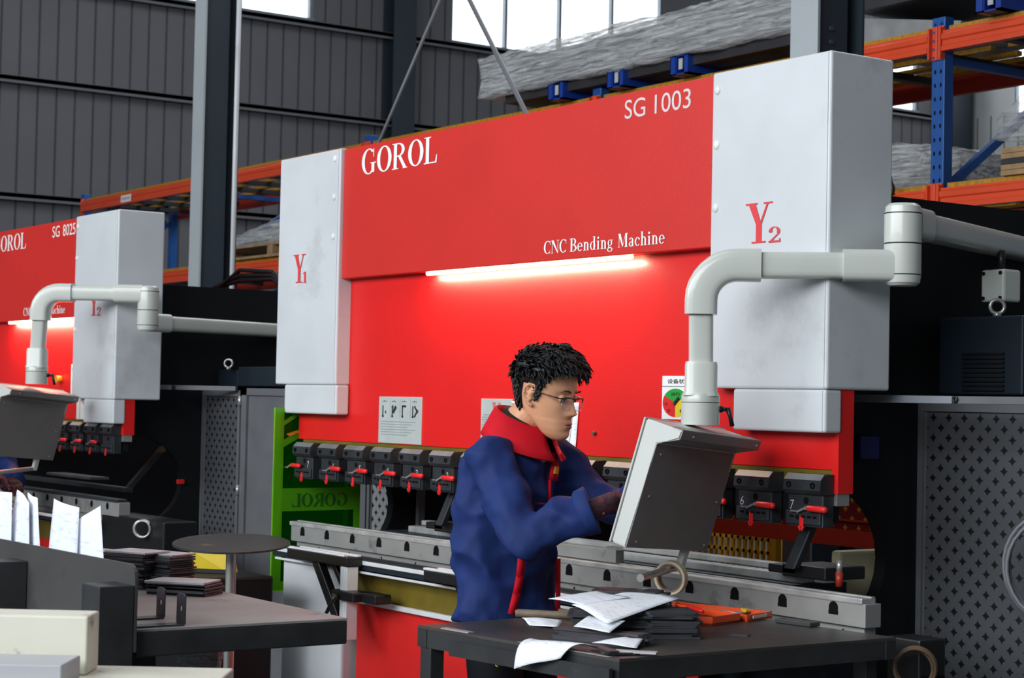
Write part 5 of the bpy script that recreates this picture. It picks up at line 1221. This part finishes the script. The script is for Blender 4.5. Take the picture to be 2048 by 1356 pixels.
        for sy in (-1, 1):
            g.prism([H((.0975-(.004 if math.cos(2*PI*k/20)*sy > 0 else 0), sy*.033+.0235*math.copysign(abs(math.cos(2*PI*k/20))**.7, math.cos(2*PI*k/20)), -.009+(.016 if math.sin(2*PI*k/20) > 0 else .019)*math.sin(2*PI*k/20))) for k in range(20)], (HM.to_3x3() @ Vector((.0008, 0, 0))))
        g.build('lens', M['lens'], t, False, True)
    # --- jacket
    b = MB()
    oval_loft(b, [(-.030, 0, .800, .128, .196), (-.030, 0, .812, .137, .203), (-.032, 0, .90, .136, .200), (-.034, 0, 1.0, .136, .198), (-.036, 0, 1.10, .138, .200), (-.030, 0, 1.20, .138, .206), (-.020, 0, 1.27, .128, .198), (-.012, 0, 1.315, .106, .155), (.0, 0, 1.345, .076, .092), (.006, 0, 1.362, .056, .058)])
    for sd in ('right', 'left'):
        A = pose[sd]; s, e, w = (Vector(A[k]) for k in ('shoulder', 'elbow', 'wrist')); cuff = e.lerp(w, .90)
        inn = s + Vector((-.006, .06 if s.y < 0 else -.06, -.012))
        limb(b, [inn, s, s.lerp(e, .5)+Vector((-.012, 0, .0)), e+Vector((.0, 0, -.008)), e.lerp(w, .45), cuff], [.074, .080, .074, .070, .066, .062], 20)
    jk = b.build('jacket', M['jacket'], t, True, True); remesh(jk, .0085, 5, .5)
    dm = jk.modifiers.new('folds', 'DISPLACE'); dm.texture = fold_tex; dm.strength = .030; dm.mid_level = .5; dm.texture_coords = 'LOCAL'
    dc = jk.modifiers.new('creases', 'DISPLACE'); dc.texture = crease_tex; dc.strength = .030; dc.mid_level = .6; dc.texture_coords = 'LOCAL'
    ds = jk.modifiers.new('ease', 'SMOOTH'); ds.iterations = 1; ds.factor = .5
    for sd in ('right', 'left'):   # turned cuffs, open towards the hand
        A = pose[sd]; e, w = Vector(A['elbow']), Vector(A['wrist']); d = (w-e).normalized(); c0 = e.lerp(w, .80); c1 = e.lerp(w, 1.0)
        b = MB(); b.tube([c0, c0+d*.008, c1-d*.004, c1, c1-d*.003, c0+d*.02], [.060, .066, .069, .067, .063, .050], 28, False); cf = b.build('cuff', M['jacket'], t, True, True)
    # standing fold collar, red
    b = MB(); n = 40; NK = neck0; rings = []
    def col(k):
        a = 2*PI*k/n; back = .5-.5*math.cos(a); return a, back   # a = 0 front
    prof = [(.062, -.012, .0), (.066, .022, .0), (.068, .040, .0), (.074, .038, .0), (.094, .004, .0), (.108, -.020, .0), (.104, -.023, 0), (.074, .020, 0)]
    for (rr, dz, _) in prof:
        ring = []
        for k in range(n+1):
            a = .16+(2*PI-.32)*k/n; f = .5+.5*math.cos(a)
            flare = 1+.30*f*(1 if rr > .07 else .25); drop = -.055*f**1.3
            ring.append(Vector((NK.x-.004+rr*1.0*flare*math.cos(a), NK.y+rr*(1.06+.1*f)*math.sin(a)*(1+.1*(rr > .08)), NK.z+.012+dz*(1+.25*(1-f))+drop-(.035*f if rr > .08 else 0))))
        rings.append(ring)
    b.loft(rings, False, False); cl = b.build('collar', M['collar'], t, True, True); md = cl.modifiers.new('thickness', 'SOLIDIFY'); md.thickness = .003
    b = MB(); b.tube([NK+Vector((-.006, 0, -.03)), NK+Vector((.004, 0, .015)), NK+Vector((.012, 0, .030))], [.072, .068, .0645], 24); b.build('undershirt', M['undershirt'], t, True, True)
    # open red front facing, pocket trims, stud
    def front(y, z):
        T = [(.80, .128, .203), (1.0, .134, .198), (1.20, .136, .206), (1.27, .130, .205), (1.325, .110, .17)]; T = [(a, -.031+b_, c) for a, b_, c in T]
        xf, w = lerp_table(T, z); return Vector((-.031+(xf+.031)*math.sqrt(max(0, 1-(y/w)**2))+.008, y, z))
    def ribbon(b, pts, wd, th=.004):
        for p, q in zip(pts[:-1], pts[1:]):
            d = (q-p).normalized(); nn = Vector(((p.x+.03), p.y*.45, 0)).normalized(); s = d.cross(nn).normalized()
            b.obox((p+q)/2, (q-p)*.56, s*wd, nn*th)
    b = MB(); ribbon(b, [front(.028, 1.30)+Vector((.012, 0, 0)), front(.024, 1.262)+Vector((.012, 0, 0)), front(.018, 1.225)+Vector((.006, 0, 0))], .020); b.build('front_facing', M['collar'], t, True, True)
    b = MB(); ribbon(b, [front(.020, 1.262)+Vector((.018, 0, 0)), front(.018, 1.243)+Vector((.016, 0, 0))], .009, .003); b.build('front_badge', M['gold'], t, False, True)
    b = MB(); ribbon(b, [front(-.106, 1.004)+Vector((.004, 0, 0)), front(-.110, .95)+Vector((.004, 0, 0)), front(-.118, .90)+Vector((.004, 0, 0)), front(-.130, .845)+Vector((.004, 0, 0))], .0115); b.build('pocket_trim', M['collar'], t, True, True)
    b = MB(); ribbon(b, [front(.07, .985)+Vector((.004, 0, 0)), front(.078, .92)+Vector((.004, 0, 0)), front(.09, .835)+Vector((.004, 0, 0))], .0115); b.build('pocket_trim', M['collar'], t, True, True)
    b = MB(); ribbon(b, [front(-.06, 1.158)+Vector((.004, 0, 0)), front(-.005, 1.154)+Vector((.006, 0, 0))], .0022); ribbon(b, [front(-.002, 1.155)+Vector((.006, 0, 0)), front(-.002, 1.22)+Vector((.006, 0, 0))], .0022); b.build('seam_piping', M['collar'], t, True, True)
    b = MB(); c = front(-.030, 1.285)+Vector((.012, 0, 0)); b.ring(c, Vector((.9, -.4, .2)), .0075, .0022, 18, 8); b.build('snap_stud', M['steel'], t, True, True)
    # --- trousers and shoes
    b = MB(); oval_loft(b, [(-.03, 0, .88, .098, .155), (-.025, 0, .82, .103, .158), (-.02, 0, .76, .104, .160)])
    for sy in (-1, 1): limb(b, [(-.02, sy*.085, .82), (.01, sy*.095, .50), (-.015, sy*.105, .10)], [.088, .078, .070], 20)
    tr = b.build('trousers', M['trousers'], t, True, True); remesh(tr, .010, 4, .5)
    if pose.get('badge'):
        b = MB(); font_mesh(b, 'V2', (.055, -.172, .708), (.75, -.66, 0), (0, 0, 1), .016, .024, thick=.03); b.obox((.065, -.181, .699), (.010, -.009, 0), (.0004, .0004, 0), (0, 0, .0015))
        b.build('trouser_print', M['gold'], t, False, True)
    for sy in (-1, 1):
        b = MB(); oval_loft(b, [(.045, sy*.11, 0, .135, .048), (.045, sy*.11, .03, .135, .048), (.02, sy*.11, .07, .10, .042), (-.02, sy*.108, .11, .055, .045)]); b.build('shoe', M['black'], t, True, True)
    # --- knitted gloves, five separate fingers
    for sd in ('right', 'left'):
        A = pose[sd]; w = Vector(A['wrist']); pm = Vector(A['palm']); d = (pm-w).normalized(); tip = Vector(A['tips']); cr = (Vector(A['knuckle_axis'])); cr = (cr-d*cr.dot(d)).normalized(); up = d.cross(cr)
        if up.z < 0: up = -up
        b = MB(); b.tube([w-d*.028, w-d*.015, w+d*.01, w+d*.035, w+d*.062, pm+d*.010], [(.034, .037), (.032, .035), (.027, .033), (.025, .040), (.022, .044), (.014, .038)], 20, True, None, up)
        fd = (tip-pm).normalized()
        for k in range(4):
            o = (k-1.5)*.021; L_ = (.068, .078, .074, .058)[k]; base = pm + cr*o - d*.008; kn = base + d*.016; j1 = kn + (d*.35+fd*.75).normalized()*L_*.45; j2 = j1 + (fd*.8-up*.45).normalized()*L_*.35; j3 = j2 + (fd*.5-up*.8).normalized()*L_*.25
            b.tube([base-d*.02, kn, j1, j2, j3], [.0115, .0112, .0102, .0095, .0072], 12)
        th = w + d*.035 + cr*A['thumb']*.032; b.tube([th-cr*A['thumb']*.012, th+cr*A['thumb']*.010+d*.016, th+cr*A['thumb']*.016+d*.042-up*.010, th+cr*A['thumb']*.012+d*.062-up*.018], [.013, .0125, .0112, .008], 12)
        gv = b.build('glove', M['glove'], t, True, True); remesh(gv, .0032, 2, .4)
        b = MB(); q = w-d*.027; b.tube([q-d*.003, q+d*.004], [(.0352, .0382), (.035, .038)], 20, False, None, up); b.build('glove_hem', M['redgrip'], gv, True, True)
    return t
worker = person((-.752, -.520, 0), 21.2, 'person in navy work jacket with red collar and glasses working at the control panel', dict(
    head=(.098, 0, 1.470), head_rot=(9, 0, 0), neck=(.012, 0, 1.378), glasses=True, badge=True,
    right=dict(shoulder=(.012, -.155, 1.285), elbow=(.190, -.230, 1.080), wrist=(.350, -.140, 1.155), palm=(.402, -.105, 1.180), tips=(.445, -.07, 1.15), knuckle_axis=(.35, -.7, .5), thumb=-1),
    left=dict(shoulder=(.0, .165, 1.285), elbow=(.215, .245, 1.135), wrist=(.345, .13, 1.165), palm=(.385, .095, 1.175), tips=(.425, .06, 1.150), knuckle_axis=(.2, .9, .2), thumb=-1)))
person((-5.77, -.53, 0), 21.2, 'person at far left edge, only a blue sleeve and a maroon glove showing', dict(
    head=(.09, 0, 1.487), head_rot=(20, 0, 0), neck=(.012, 0, 1.385),
    right=dict(shoulder=(.0, -.165, 1.285), elbow=(.17, -.225, 1.07), wrist=(.345, -.10, 1.025), palm=(.40, -.06, 1.01), tips=(.46, -.02, .985), knuckle_axis=(.35, -.7, .5), thumb=-1),
    left=dict(shoulder=(.0, .165, 1.285), elbow=(.13, .235, 1.06), wrist=(.27, .14, .985), palm=(.32, .11, .97), tips=(.37, .08, .95), knuckle_axis=(.2, .9, .2), thumb=-1)))
